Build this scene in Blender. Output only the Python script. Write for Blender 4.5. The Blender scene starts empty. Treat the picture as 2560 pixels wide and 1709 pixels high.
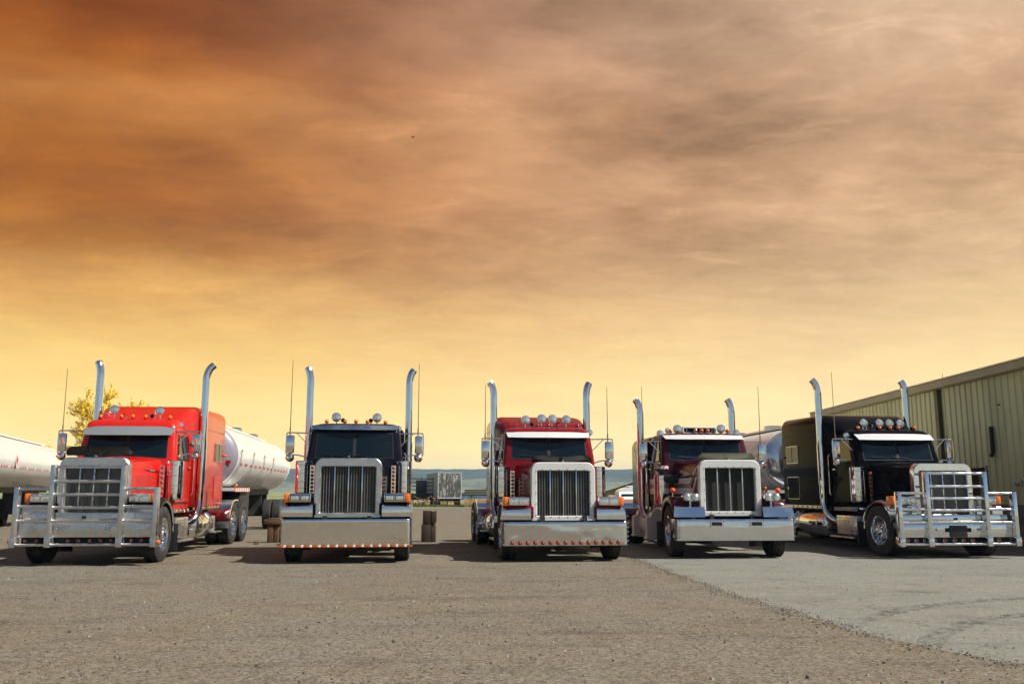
import bpy, bmesh, math, random
from mathutils import Vector, Matrix, noise as mnoise
R = math.radians
random.seed(7)
S = bpy.context.scene
COL = S.collection

# ------------------------------------------------------------------ camera
cam_d = bpy.data.cameras.new('camera'); cam = bpy.data.objects.new('camera', cam_d); COL.objects.link(cam)
cam.location = (0, 0, 1.355); cam.rotation_euler = (R(90 + 9.418), 0, 0)
cam_d.sensor_width = 36; cam_d.lens = 36 * 2238.7 / 2560
cam_d.clip_start = .1; cam_d.clip_end = 20000
S.camera = cam
S.view_settings.view_transform = 'Standard'; S.view_settings.look = 'None'
S.view_settings.exposure = 0.5; S.view_settings.gamma = 1
S.render.resolution_x, S.render.resolution_y = 1024, 683
S.render.engine = 'CYCLES'
S.cycles.use_denoising = True
S.cycles.max_bounces = 6; S.cycles.diffuse_bounces = 3; S.cycles.glossy_bounces = 4; S.cycles.transparent_max_bounces = 8
S.cycles.use_adaptive_sampling = True; S.cycles.adaptive_threshold = .02; S.cycles.adaptive_min_samples = 16
S.cycles.volume_bounces = 0
S.cycles.sample_clamp_indirect = 6
SUN_EL, SUN_AZ = 48.0, 107.0          # degrees; azimuth from +Y towards +X

# ------------------------------------------------------------------ node helpers
def srgb(r, g, b):
    f = lambda c: (c/255/12.92) if c/255 <= .04045 else ((c/255+.055)/1.055)**2.4
    return (f(r), f(g), f(b), 1)
class NT:
    def __init__(s, tree): s.t = tree; s.n = tree.nodes; s.l = tree.links
    def new(s, typ, **kw):
        n = s.n.new(typ)
        for k, v in kw.items(): setattr(n, k, v)
        return n
    def put(s, sock, v):
        if hasattr(v, 'links'): s.l.new(v, sock)
        elif v is not None: sock.default_value = v
    def math(s, op, a, b=None, c=None, clamp=False):
        n = s.new('ShaderNodeMath', operation=op, use_clamp=clamp)
        s.put(n.inputs[0], a)
        if b is not None: s.put(n.inputs[1], b)
        if c is not None: s.put(n.inputs[2], c)
        return n.outputs[0]
    def vmath(s, op, a, b=None):
        n = s.new('ShaderNodeVectorMath', operation=op); s.put(n.inputs[0], a)
        if b is not None: s.put(n.inputs[1], b)
        return n.outputs[0] if op not in ('DOT_PRODUCT', 'LENGTH') else n.outputs['Value']
    def mix(s, f, a, b, mode='MIX'):
        n = s.new('ShaderNodeMix', data_type='RGBA', blend_type=mode)
        s.put(n.inputs[0], f); s.put(n.inputs[6], a); s.put(n.inputs[7], b); return n.outputs[2]
    def ramp(s, f, stops, interp='LINEAR'):
        n = s.new('ShaderNodeValToRGB'); cr = n.color_ramp; cr.interpolation = interp
        while len(cr.elements) < len(stops): cr.elements.new(.5)
        for e, (p, c) in zip(cr.elements, stops):
            e.position = p; e.color = c if len(c) == 4 else (*c, 1)
        s.put(n.inputs[0], f); return n.outputs[0]
    def noise(s, vec, scale, detail=4, rough=.55, dist=0, out=0, dim='3D'):
        n = s.new('ShaderNodeTexNoise', noise_dimensions=dim)
        if vec is not None: s.l.new(vec, n.inputs['Vector'])
        n.inputs['Scale'].default_value = scale; n.inputs['Detail'].default_value = detail
        n.inputs['Roughness'].default_value = rough; n.inputs['Distortion'].default_value = dist
        return n.outputs[out]
    def maprange(s, v, a, b, c=0, d=1, smooth=False):
        n = s.new('ShaderNodeMapRange', interpolation_type='SMOOTHSTEP' if smooth else 'LINEAR'); n.clamp = True
        s.put(n.inputs[0], v)
        for i, q in enumerate((a, b, c, d)): s.put(n.inputs[i+1], q)
        return n.outputs[0]
    def comb(s, x, y, z=0.0):
        n = s.new('ShaderNodeCombineXYZ'); s.put(n.inputs[0], x); s.put(n.inputs[1], y); s.put(n.inputs[2], z); return n.outputs[0]
    def sep(s, v):
        n = s.new('ShaderNodeSeparateXYZ'); s.put(n.inputs[0], v); return n.outputs

# ------------------------------------------------------------------ world: dusty orange overcast ahead, clearer blue sky behind and overhead
def make_world():
    w = bpy.data.worlds.new('World'); S.world = w; w.use_nodes = True
    t = NT(w.node_tree); t.n.clear()
    out = t.new('ShaderNodeOutputWorld'); bg = t.new('ShaderNodeBackground')
    tc = t.new('ShaderNodeTexCoord'); d = tc.outputs['Generated']
    x, y, z = t.sep(d)
    el = t.math('MULTIPLY', t.math('ARCSINE', z), 57.2958)
    az = t.math('MULTIPLY', t.math('ARCTAN2', x, y), 57.2958)
    # warp so that banks of cloud have ragged borders
    ae = t.comb(t.math('MULTIPLY', az, .045), t.math('MULTIPLY', el, .12))
    wn = t.noise(ae, 2.2, 4, .6, 0, 1); wx, wy, wz = t.sep(wn)
    azw = t.math('ADD', az, t.math('MULTIPLY', t.math('SUBTRACT', wx, .5), 14))
    elw = t.math('ADD', el, t.math('MULTIPLY', t.math('SUBTRACT', wy, .5), 7))
    elr = t.math('ADD', el, t.math('MULTIPLY', t.math('SUBTRACT', wz, .5), 5))
    tt = t.math('DIVIDE', elr, 40.0, clamp=True)
    st = lambda L: [(e/40, srgb(*c)) for e, c in L]
    left = t.ramp(tt, st([(0, (302, 268, 160)), (4.6, (280, 242, 144)), (8.6, (257, 208, 116)), (11.6, (232, 172, 88)), (14.3, (190, 121, 36)), (17.6, (177, 101, 14)), (20.7, (182, 108, 30)), (22.8, (192, 121, 52)), (25, (172, 95, 18)), (27.2, (152, 76, 0)), (31, (145, 71, 0)), (40, (140, 76, 10))]))
    right = t.ramp(tt, st([(0, (302, 270, 192)), (5.5, (280, 246, 176)), (9, (255, 217, 156)), (13, (230, 190, 143)), (18, (220, 177, 135)), (23, (214, 172, 135)), (28, (217, 180, 147)), (40, (200, 170, 145))]))
    a = t.maprange(az, -29, 27, 0, 1, True)
    base = t.mix(a, left, right)
    # high cloud sheet, seen in perspective
    zz = t.math('ADD', t.math('MAXIMUM', z, 0), .16)
    pv = t.comb(t.math('DIVIDE', x, zz), t.math('DIVIDE', y, zz))
    pvm = t.new('ShaderNodeMapping'); t.put(pvm.inputs[0], pv); pvm.inputs['Rotation'].default_value = (0, 0, R(-24)); pvm.inputs['Scale'].default_value = (.85, 1.35, 1)
    c1 = t.noise(pvm.outputs[0], 1.35, 6, .58, .25)
    c2 = t.noise(pvm.outputs[0], 4.2, 6, .62, .35)
    wv = t.vmath('ADD', pvm.outputs[0], t.vmath('MULTIPLY', t.noise(pvm.outputs[0], 2.3, 3, .6, 0, 1), (.5, .35, 0)))
    c3 = t.noise(wv, 9.5, 5, .62, .2)
    wisp = t.math('MULTIPLY', t.maprange(t.noise(wv, 3.4, 6, .63, .5), .54, .76, 0, 1, True), .26)
    def blob(caz, cel, sx, sy, rot=0):
        dx = t.math('SUBTRACT', azw, caz); dy = t.math('SUBTRACT', elw, cel)
        if rot:
            c, s_ = math.cos(R(rot)), math.sin(R(rot))
            dx, dy = (t.math('ADD', t.math('MULTIPLY', dx, c), t.math('MULTIPLY', dy, s_)), t.math('SUBTRACT', t.math('MULTIPLY', dy, c), t.math('MULTIPLY', dx, s_)))
        q = t.math('ADD', t.math('POWER', t.math('ABSOLUTE', t.math('DIVIDE', dx, sx)), 2.0), t.math('POWER', t.math('ABSOLUTE', t.math('DIVIDE', dy, sy)), 2.0))
        return t.math('EXPONENT', t.math('MULTIPLY', q, -1.0))
    tone = t.math('ADD', t.math('ADD', t.math('MULTIPLY', t.math('SUBTRACT', c1, .52), 1.3), t.math('MULTIPLY', t.math('SUBTRACT', c2, .53), .70)), t.math('ADD', t.math('MULTIPLY', t.math('SUBTRACT', c3, .5), .34), wisp))
    for (b, k) in ((blob(13, 23.0, 10, 4.4, -8), -.34), (blob(7, 29.8, 7, 3.0, -14), -.27), (blob(-12, 31.5, 12, 2.4), -.26), (blob(-28, 27, 9, 6), -.16), (blob(10, 20.2, 8, 1.5), -.16),
                   (blob(-22, 15.2, 9, 1.5), -.1), (blob(-8, 14, 12, 1.3, -6), -.13), (blob(5, 17, 7, .9), -.12), (blob(-3, 25, 8, 3.2, -18), .18), (blob(-18, 22, 9, 3, -20), .1),
                   (blob(25, 24, 7, 6), .08), (blob(7, 25.6, 5, .9, -8), .15), (blob(21, 16, 8, 3), .06), (blob(-19, 11.0, 8, 1.6), .1)):
        tone = t.math('ADD', tone, t.math('MULTIPLY', b, k))
    tone = t.math('MULTIPLY', tone, t.maprange(el, 6, 19, .14, 1, True))
    gain = t.math('ADD', 1.0, tone)
    orange = t.vmath('MULTIPLY', t.vmath('MULTIPLY', base, (.707, .707, .707)), t.comb(gain, t.math('POWER', gain, 1.12), t.math('POWER', gain, 1.25)))
    # below the horizon
    orange = t.mix(t.maprange(el, -2, -.2), srgb(150, 135, 115), orange)
    # the clear daylight sky with fair-weather cloud
    sky = t.new('ShaderNodeTexSky', sky_type='NISHITA'); sky.sun_disc = False
    sky.sun_elevation = R(SUN_EL); sky.sun_rotation = R(SUN_AZ); sky.air_density = 1.1; sky.dust_density = 1.0; sky.altitude = 1300
    blue = t.vmath('MULTIPLY', sky.outputs[0], (.05, .05, .05))
    fw = t.maprange(t.noise(pv, 1.6, 4, .6, .3), .5, .68, 0, .85, True)
    blue = t.mix(fw, blue, (.22, .225, .235, 1))
    # the bank of dust covers the half of the sky towards +Y
    axis = Vector((0, math.cos(R(15)), math.sin(R(15))))
    f = t.maprange(t.vmath('DOT_PRODUCT', d, tuple(axis)), .52, .835, 0, 1, True)
    col = t.mix(f, blue, orange)
    t.put(bg.inputs[0], col); bg.inputs[1].default_value = 1.0
    t.l.new(bg.outputs[0], out.inputs[0])
make_world()
sun_d = bpy.data.lights.new('sun', 'SUN'); sun_d.energy = 5.0; sun_d.angle = R(.53); sun_d.color = (1, .95, .87)
sun = bpy.data.objects.new('sun', sun_d); COL.objects.link(sun)
_sd = Vector((math.sin(R(SUN_AZ))*math.cos(R(SUN_EL)), math.cos(R(SUN_AZ))*math.cos(R(SUN_EL)), math.sin(R(SUN_EL))))
sun.rotation_euler = (-_sd).to_track_quat('-Z', 'Y').to_euler(); sun.location = _sd*60

# ------------------------------------------------------------------ materials
M = {}
def pm(name, base, rough=.5, metal=0., coat=0., var=.12, vscale=3., bump=0., bscale=60., rvar=.15, spec=.5, dirt=None, dirt_amt=0., dirt_scale=2., world=False, stretch=None):
    m = bpy.data.materials.new(name); m.use_nodes = True; t = NT(m.node_tree)
    b = t.n['Principled BSDF']
    tc = t.new('ShaderNodeTexCoord')
    vec = t.new('ShaderNodeNewGeometry').outputs['Position'] if world else tc.outputs['Object']
    if stretch:
        mp = t.new('ShaderNodeMapping'); t.put(mp.inputs[0], vec); mp.inputs['Scale'].default_value = stretch; vec = mp.outputs[0]
    n1 = t.noise(vec, vscale, 6, .6)
    k = t.maprange(n1, .25, .75, 1-var, 1+var)
    col = t.vmath('MULTIPLY', (*base, ), t.comb(k, k, k))
    rr = t.maprange(t.noise(vec, vscale*2.3, 5, .6), .3, .7, max(.02, rough*(1-rvar)), min(1, rough*(1+rvar)))
    if dirt:
        dm = t.maprange(t.noise(vec, dirt_scale, 7, .65, .4), .48, .72, 0, dirt_amt)
        col = t.mix(dm, col, (*dirt, 1)); rr = t.math('ADD', rr, t.math('MULTIPLY', dm, .4), clamp=True)
        if metal: t.put(b.inputs['Metallic'], t.math('SUBTRACT', metal, t.math('MULTIPLY', dm, .6)))
    elif metal: b.inputs['Metallic'].default_value = metal
    t.put(b.inputs['Base Color'], col); t.put(b.inputs['Roughness'], rr)
    b.inputs['Specular IOR Level'].default_value = spec
    if coat: b.inputs['Coat Weight'].default_value = coat; b.inputs['Coat Roughness'].default_value = .04
    if bump:
        bn = t.new('ShaderNodeBump'); bn.inputs['Strength'].default_value = bump; bn.inputs['Distance'].default_value = .01
        t.put(bn.inputs['Height'], t.noise(vec, bscale, 5, .6)); t.l.new(bn.outputs[0], b.inputs['Normal'])
    M[name] = m; return m
pm('paint_red', (.52, .014, .008), 0.22, 0, 0.3, .05, 1.2, dirt=(.3, .1, .06), dirt_amt=.12)
pm('paint_maroon', (.16, .006, .010), 0.16, 0, 0.15, .08, 1.2, spec=.2, dirt=(.16, .1, .08), dirt_amt=.08)
pm('paint_plum', (.050, .008, .016), 0.16, 0, 0.1, .1, 1.2, spec=.2, dirt=(.12, .09, .08), dirt_amt=.1)
pm('paint_black', (.006, .006, .008), 0.07, 0, 0, .1, 1.2, spec=.022, dirt=(.06, .055, .05), dirt_amt=.06)
pm('paint_navy', (.008, .008, .014), 0.07, 0, 0, .1, 1.2, spec=.09, dirt=(.06, .055, .05), dirt_amt=.12)
pm('paint_white', (.64, .635, .615), .35, 0, .6, .06, 1.5, dirt=(.35, .3, .24), dirt_amt=.25)
pm('paint_gold', (.22, .12, .03), .35, 0, .6)
pm('paint_grey', (.52, .48, .46), .5, 0, .1, .1, 2, dirt=(.2, .17, .14), dirt_amt=.4)
pm('tank_white', (.70, .695, .67), .33, 0, .4, .04, .8, dirt=(.45, .40, .32), dirt_amt=.3, dirt_scale=.9)
pm('chrome', (.80, .80, .81), .045, 1, var=.05, rvar=.5, bump=.01, bscale=6, dirt=(.30, .27, .23), dirt_amt=.12, dirt_scale=5)
pm('polished', (.74, .745, .76), .085, 1, var=.06, rvar=.5, bump=.05, bscale=4, dirt=(.26, .235, .2), dirt_amt=.16, dirt_scale=3)
pm('brushed', (.66, .65, .64), .30, 1, var=.10, rvar=.3, bump=.06, bscale=25, dirt=(.36, .33, .28), dirt_amt=.5, dirt_scale=4)
pm('galvanised', (.5, .5, .5), .45, 1, var=.15, dirt=(.25, .22, .18), dirt_amt=.5, dirt_scale=6)
pm('rubber', (.020, .019, .018), .8, var=.25, vscale=6, bump=.2, bscale=80, dirt=(.12, .10, .08), dirt_amt=.45, dirt_scale=5)
pm('black_plastic', (.012, .012, .012), .5, var=.2)
pm('frame_black', (.016, .015, .014), .65, var=.3, vscale=5, dirt=(.08, .065, .05), dirt_amt=.5, dirt_scale=4)
pm('dark_screen', (.012, .0115, .009), .75, var=.15, vscale=40)
pm('fins', (.13, .127, .122), .55, .2, var=.25, vscale=9)
pm('fin_back', (.075, .073, .070), .55, .3, var=.3, vscale=9)
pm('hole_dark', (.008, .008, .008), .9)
pm('smoke_plastic', (.016, .016, .012), .12, var=.1)
pm('amber', (.85, .17, .012), .18, coat=.8, var=.1, vscale=60, bump=.2, bscale=160)
pm('amber_strip', (.42, .11, .018), .25, coat=.5, var=.15, vscale=40)
pm('red_lens', (.36, .012, .008), .18, coat=.8, var=.15, vscale=60)
pm('amber_dim', (.30, .055, .018), .25, coat=.8, var=.2, vscale=60)
pm('lens', (.82, .83, .82), .10, .8, coat=.6, var=.25, vscale=34, bump=.3, bscale=45)
pm('glass', (.004, .009, .012), .03, coat=0, var=.1, spec=.6, rvar=.3)
pm('gasket', (.01, .01, .01), .6)
pm('tape_red', (.55, .04, .03), .4, var=.1)
pm('tape_white', (.75, .73, .70), .4, var=.1)
pm('wood', (.12, .07, .032), .85, var=.45, vscale=5, bump=.6, bscale=30, stretch=(1, 1, .12), dirt=(.05, .035, .02), dirt_amt=.6, dirt_scale=3)
pm('wood_dark', (.05, .032, .018), .9, var=.4, vscale=5, bump=.6, bscale=30, stretch=(1, 1, .12), dirt=(.03, .022, .015), dirt_amt=.6, dirt_scale=3)
pm('siding', (.68, .64, .35), .55, var=.08, vscale=.6, spec=.4, dirt=(.25, .21, .13), dirt_amt=.35, dirt_scale=.8, world=True, stretch=(1, 1, .3))
pm('downspout', (.07, .065, .035), .5, var=.1)
pm('siding_trim', (.42, .34, .2), .6, var=.1, vscale=1)
pm('concrete', (.20, .18, .15), .9, var=.25, vscale=2, bump=.3, bscale=30)
pm('twig', (.55, .34, .02), .8, var=.3)
pm('bark', (.36, .23, .04), .9, var=.3)
pm('bud', (.85, .60, .02), .7, var=.3)
pm('dry_grass', (.42, .31, .15), .9, var=.3)
pm('green_grass', (.08, .11, .025), .9, var=.4)
pm('trailer_white', (.42, .42, .41), .55, var=.12)
pm('rust', (.16, .075, .035), .9, var=.4, vscale=8)
pm('fence_blue', (.05, .13, .32), .6, var=.15)
pm('shed_tan', (.30, .22, .12), .8, var=.15)
pm('pebble', (.06, .053, .046), .9, var=.5, vscale=3, world=True)
pm('pebble_light', (.26, .23, .19), .9, var=.4, vscale=3, world=True)
pm('pickup_white', (.72, .73, .74), .3, coat=.6, var=.04)
pm('bird', (.012, .01, .01), .8)

def mesh_screen(name, size, col_a, col_b):      # punched grille sheet: fine print-sized holes
    m = bpy.data.materials.new(name); m.use_nodes = True; t = NT(m.node_tree); b = t.n['Principled BSDF']
    tc = t.new('ShaderNodeTexCoord'); x, y, z = t.sep(tc.outputs['Object'])
    u = t.math('SINE', t.math('MULTIPLY', t.math('ADD', x, z), 6.283/size)); v = t.math('SINE', t.math('MULTIPLY', t.math('SUBTRACT', x, z), 6.283/size))
    k = t.maprange(t.math('MULTIPLY', u, v), -.35, .05)
    t.put(b.inputs['Base Color'], t.mix(k, col_a, col_b)); t.put(b.inputs['Metallic'], t.math('SUBTRACT', .9, t.math('MULTIPLY', k, .9)))
    b.inputs['Roughness'].default_value = .35
    M[name] = m
mesh_screen('grille_mesh', .028, (.20, .20, .20, 1), (.004, .004, .004, 1))

def peeling():                                   # trailer doors: paint flaking off in tall ragged strips
    m = bpy.data.materials.new('peeling'); m.use_nodes = True; t = NT(m.node_tree); b = t.n['Principled BSDF']
    tc = t.new('ShaderNodeTexCoord'); mp = t.new('ShaderNodeMapping'); t.put(mp.inputs[0], tc.outputs['Object']); mp.inputs['Scale'].default_value = (1.5, 1, .5)
    k = t.maprange(t.noise(mp.outputs[0], 2.0, 8, .68, 1.2), .50, .55)
    c = t.mix(k, (.075, .08, .068, 1), (.34, .335, .31, 1))
    k2 = t.maprange(t.noise(mp.outputs[0], 3.1, 6, .6), .6, .66); t.put(b.inputs['Base Color'], t.mix(k2, c, (.22, .16, .1, 1))); b.inputs['Roughness'].default_value = .8
    M['peeling'] = m
peeling()

def ground_mat(name, tones, damp, speck, coarse, cracks):
    m = bpy.data.materials.new(name); m.use_nodes = True; t = NT(m.node_tree); b = t.n['Principled BSDF']
    p = t.new('ShaderNodeNewGeometry').outputs['Position']; x, y, z = t.sep(p)
    big = t.noise(p, .22, 5, .6, .8); mid = t.noise(p, 1.3, 6, .65, .6); fine = t.noise(p, 24, 5, .75); grit = t.noise(p, 95, 3, .8)
    st_ = t.new('ShaderNodeMapping'); t.put(st_.inputs[0], p); st_.inputs['Scale'].default_value = (.16, 1.1, 1); st_.inputs['Rotation'].default_value = (0, 0, R(5))
    streak = t.noise(st_.outputs[0], 1.1, 6, .62, .5)
    c = t.mix(t.maprange(big, .35, .65), tones[0], tones[1])
    c = t.mix(t.maprange(streak, .48, .72, 0, .55), c, tones[2])
    c = t.mix(t.maprange(mid, .5, .75, 0, .5), c, tones[3])
    # worn, oil-darkened patches with their own outlines
    dm = t.maprange(t.math('ADD', t.math('MULTIPLY', t.noise(st_.outputs[0], 1.9, 7, .68, .6), .75), t.math('MULTIPLY', mid, .35)), .57, .74, 0, damp)
    c = t.mix(dm, c, (.070, .059, .046, 1))
    sw = t.new('ShaderNodeMapping'); t.put(sw.inputs[0], p); sw.inputs['Scale'].default_value = (.16, 3.4, 1); sw.inputs['Rotation'].default_value = (0, 0, R(-14))
    scr = t.math('MULTIPLY', t.maprange(t.noise(sw.outputs[0], 1.6, 6, .7, .9), .54, .66), t.maprange(t.noise(p, .3, 3, .5), .45, .62))
    c = t.mix(t.math('MULTIPLY', scr, .45), c, (.085, .072, .055, 1))
    g = t.math('ADD', t.math('MULTIPLY', t.math('SUBTRACT', fine, .5), coarse), t.math('MULTIPLY', t.math('SUBTRACT', grit, .5), coarse*1.7))
    g = t.math('ADD', 1.0, g); c = t.vmath('MULTIPLY', c, t.comb(g, g, g))
    v2 = t.new('ShaderNodeTexVoronoi'); t.put(v2.inputs['Vector'], p); v2.inputs['Scale'].default_value = 42
    k2 = t.maprange(t.sep(v2.outputs['Color'])[0], 0, 1, 1-.42*coarse, 1+.42*coarse); c = t.vmath('MULTIPLY', c, t.comb(k2, k2, k2))
    if cracks:
        wp = t.vmath('ADD', p, t.vmath('MULTIPLY', t.noise(p, 1.1, 6, .65, 0, 1), (1.2, 1.2, 0)))
        v3 = t.new('ShaderNodeTexVoronoi', feature='DISTANCE_TO_EDGE'); t.put(v3.inputs['Vector'], wp); v3.inputs['Scale'].default_value = .42
        c = t.mix(t.math('MULTIPLY', t.maprange(v3.outputs['Distance'], .001, .006, 1, 0), t.maprange(mid, .42, .6)), c, (.06, .055, .05, 1))
    vo = t.new('ShaderNodeTexVoronoi'); t.put(vo.inputs['Vector'], p); vo.inputs['Scale'].default_value = 15; vo.inputs['Randomness'].default_value = 1
    vs = t.sep(vo.outputs['Color'])
    dark = t.math('MULTIPLY', t.maprange(vo.outputs['Distance'], .16, .3, 1, 0), t.maprange(vs[0], 1-speck, 1-speck+.02))
    c = t.mix(t.math('MULTIPLY', dark, .75), c, (.045, .04, .035, 1))
    lite = t.math('MULTIPLY', t.maprange(vo.outputs['Distance'], .12, .22, 1, 0), t.maprange(vs[1], .93, .95))
    c = t.mix(t.math('MULTIPLY', lite, .5), c, (.5, .47, .42, 1))
    t.put(b.inputs['Base Color'], c); b.inputs['Roughness'].default_value = .92; b.inputs['Specular IOR Level'].default_value = .25
    bn = t.new('ShaderNodeBump'); bn.inputs['Strength'].default_value = .55; bn.inputs['Distance'].default_value = .012
    t.put(bn.inputs['Height'], t.math('ADD', t.math('MULTIPLY', fine, .7), t.math('MULTIPLY', grit, .45)))
    t.l.new(bn.outputs[0], b.inputs['Normal']); M[name] = m
ground_mat('gravel', [(.150, .122, .082, 1), (.150, .135, .106, 1), (.178, .150, .108, 1), (.118, .094, .061, 1)], .75, .26, 1.05, 0)
ground_mat('pad', [(.180, .175, .148, 1), (.196, .190, .162, 1), (.212, .203, .169, 1), (.150, .140, .112, 1)], .35, .08, .5, 1)

def field_mat():
    m = bpy.data.materials.new('field'); m.use_nodes = True; t = NT(m.node_tree); b = t.n['Principled BSDF']
    p = t.new('ShaderNodeNewGeometry').outputs['Position']
    mp = t.new('ShaderNodeMapping'); t.put(mp.inputs[0], p); mp.inputs['Scale'].default_value = (.002, .012, 1)
    n = t.noise(mp.outputs[0], 1.0, 5, .6); c = t.ramp(n, [(.3, (.09, .13, .035)), (.48, (.15, .19, .06)), (.56, (.33, .28, .15)), (.7, (.12, .16, .05))])
    t.put(b.inputs['Base Color'], c); b.inputs['Roughness'].default_value = .95; M['field'] = m
    m = bpy.data.materials.new('hillside'); m.use_nodes = True; t = NT(m.node_tree); b = t.n['Principled BSDF']
    p = t.new('ShaderNodeNewGeometry').outputs['Position']; x, y, z = t.sep(p)
    n = t.noise(p, .012, 9, .7); n2 = t.noise(p, .07, 5, .75)
    k = t.math('ADD', t.math('ADD', n, t.math('MULTIPLY', t.math('SUBTRACT', n2, .5), .7)), t.maprange(z, 2, 26, -.17, .1))
    c = t.ramp(k, [(.38, (.15, .15, .08)), (.47, (.07, .085, .04)), (.54, (.02, .035, .02)), (.7, (.015, .026, .016))])
    t.put(b.inputs['Base Color'], c); b.inputs['Roughness'].default_value = .95; M['hillside'] = m
field_mat()

# ------------------------------------------------------------------ mesh helpers
class MB:
    def __init__(s): s.v = []; s.f = []
    def add(s, vs, fs):
        o = len(s.v); s.v += [tuple(q) for q in vs]; s.f += [tuple(i+o for i in q) for q in fs]; return s
    def box(s, x0, x1, y0, y1, z0, z1):
        return s.add([(x, y, z) for x in (x0, x1) for y in (y0, y1) for z in (z0, z1)],
                     [(0, 1, 3, 2), (4, 6, 7, 5), (0, 4, 5, 1), (2, 3, 7, 6), (0, 2, 6, 4), (1, 5, 7, 3)])
    def rbox(s, x0, x1, y0, y1, z0, z1, r=.02, seg=2):
        bm = bmesh.new(); bmesh.ops.create_cube(bm, size=1)
        for v in bm.verts: v.co = Vector((x0+(x1-x0)*(v.co.x+.5), y0+(y1-y0)*(v.co.y+.5), z0+(z1-z0)*(v.co.z+.5)))
        bmesh.ops.bevel(bm, geom=bm.edges[:], offset=r, segments=seg, affect='EDGES', profile=.5)
        bm.verts.index_update(); s.add([v.co[:] for v in bm.verts], [[v.index for v in f.verts] for f in bm.faces]); bm.free(); return s
    def tube(s, path, r, n=12, caps=True):
        P = [Vector(p) for p in path]; rs = r if isinstance(r, (list, tuple)) else [r]*len(P)
        rings = []; up = None
        for i, p in enumerate(P):
            d = ((P[i]-P[i-1]).normalized() if i else Vector((0, 0, 0))) + ((P[i+1]-P[i]).normalized() if i < len(P)-1 else Vector((0, 0, 0)))
            d.normalize()
            if up is None: up = Vector((1, 0, 0)) if abs(d.x) < .8 else Vector((0, 0, 1))
            a = (up - d*up.dot(d)).normalized(); up = a; b = d.cross(a)
            rings.append([p + (a*math.cos(2*math.pi*k/n)+b*math.sin(2*math.pi*k/n))*rs[i] for k in range(n)])
        return s.loft(rings, caps)
    def loft(s, rings, caps=True, closed=True):
        n = len(rings[0]); vs = [q for r in rings for q in r]; fs = []
        m = n if closed else n-1
        for i in range(len(rings)-1):
            for k in range(m):
                fs.append((i*n+k, i*n+(k+1) % n, (i+1)*n+(k+1) % n, (i+1)*n+k))
        if caps and closed:
            fs.append(tuple(range(n))[::-1]); fs.append(tuple((len(rings)-1)*n+k for k in range(n)))
        return s.add(vs, fs)
    def lathe(s, prof, c, axis='x', n=32, caps=False):
        rings = []
        for (a, r) in prof:
            ring = []
            for k in range(n):
                u, w = r*math.cos(2*math.pi*k/n), r*math.sin(2*math.pi*k/n)
                ring.append({'x': (c[0]+a, c[1]+u, c[2]+w), 'y': (c[0]+u, c[1]+a, c[2]+w), 'z': (c[0]+u, c[1]+w, c[2]+a)}[axis])
            rings.append(ring)
        return s.loft(rings, caps)
    def sphere(s, c, r, n=12, sx=1, sy=1, sz=1):
        rings = []
        for i in range(1, n//2):
            ph = math.pi*i/(n//2)
            rings.append([(c[0]+r*sx*math.sin(ph)*math.cos(2*math.pi*k/n), c[1]+r*sy*math.sin(ph)*math.sin(2*math.pi*k/n), c[2]+r*sz*math.cos(ph)) for k in range(n)])
        return s.loft(rings, True)
    def slab(s, poly, off):       # polygon (3d points) given thickness along a vector
        n = len(poly); o = Vector(off); return s.loft([[tuple(p) for p in poly], [tuple(Vector(p)+o) for p in poly]], True)
    def mesh(s, name, sharp=35):
        me = bpy.data.meshes.new(name); me.from_pydata(s.v, [], s.f)
        bm = bmesh.new(); bm.from_mesh(me); bmesh.ops.recalc_face_normals(bm, faces=bm.faces[:]); bm.to_mesh(me); bm.free()
        me.shade_smooth(); me.set_sharp_from_angle(angle=R(sharp)); return me
    def build(s, name, mat, parent=None, sharp=35, label=None):
        return obj(name, s.mesh(name, sharp), mat, parent, label)
def obj(name, me, mat, parent=None, label=None):
    if mat is not None and not me.materials: me.materials.append(M[mat] if isinstance(mat, str) else mat)
    o = bpy.data.objects.new(name, me); COL.objects.link(o); o.parent = parent
    if label: o['label'] = label
    return o
def empty(name, parent=None, loc=(0, 0, 0), rz=0):
    o = bpy.data.objects.new(name, None); COL.objects.link(o); o.parent = parent; o.location = loc; o.rotation_euler = (0, 0, rz); o.empty_display_size = .2; return o
def tag(o, label=None, cat=None, group=None, kind=None):
    for k, v in (('label', label), ('category', cat), ('group', group), ('kind', kind)):
        if v: o[k] = v
    return o
def B(name, mat, parent, *a, r=None, label=None):
    m = MB(); m.rbox(*a, r=r) if r else m.box(*a); return m.build(name, mat, parent, label=label)
CACHE = {}
def shared(key, fn):
    if key not in CACHE: CACHE[key] = fn()
    return CACHE[key]
def inst(name, key, fn, mat, parent, loc=(0, 0, 0), rot=(0, 0, 0), scale=(1, 1, 1)):
    o = obj(name, shared((key, mat), fn), mat, parent); o.location = loc; o.rotation_euler = rot; o.scale = scale; return o

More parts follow.
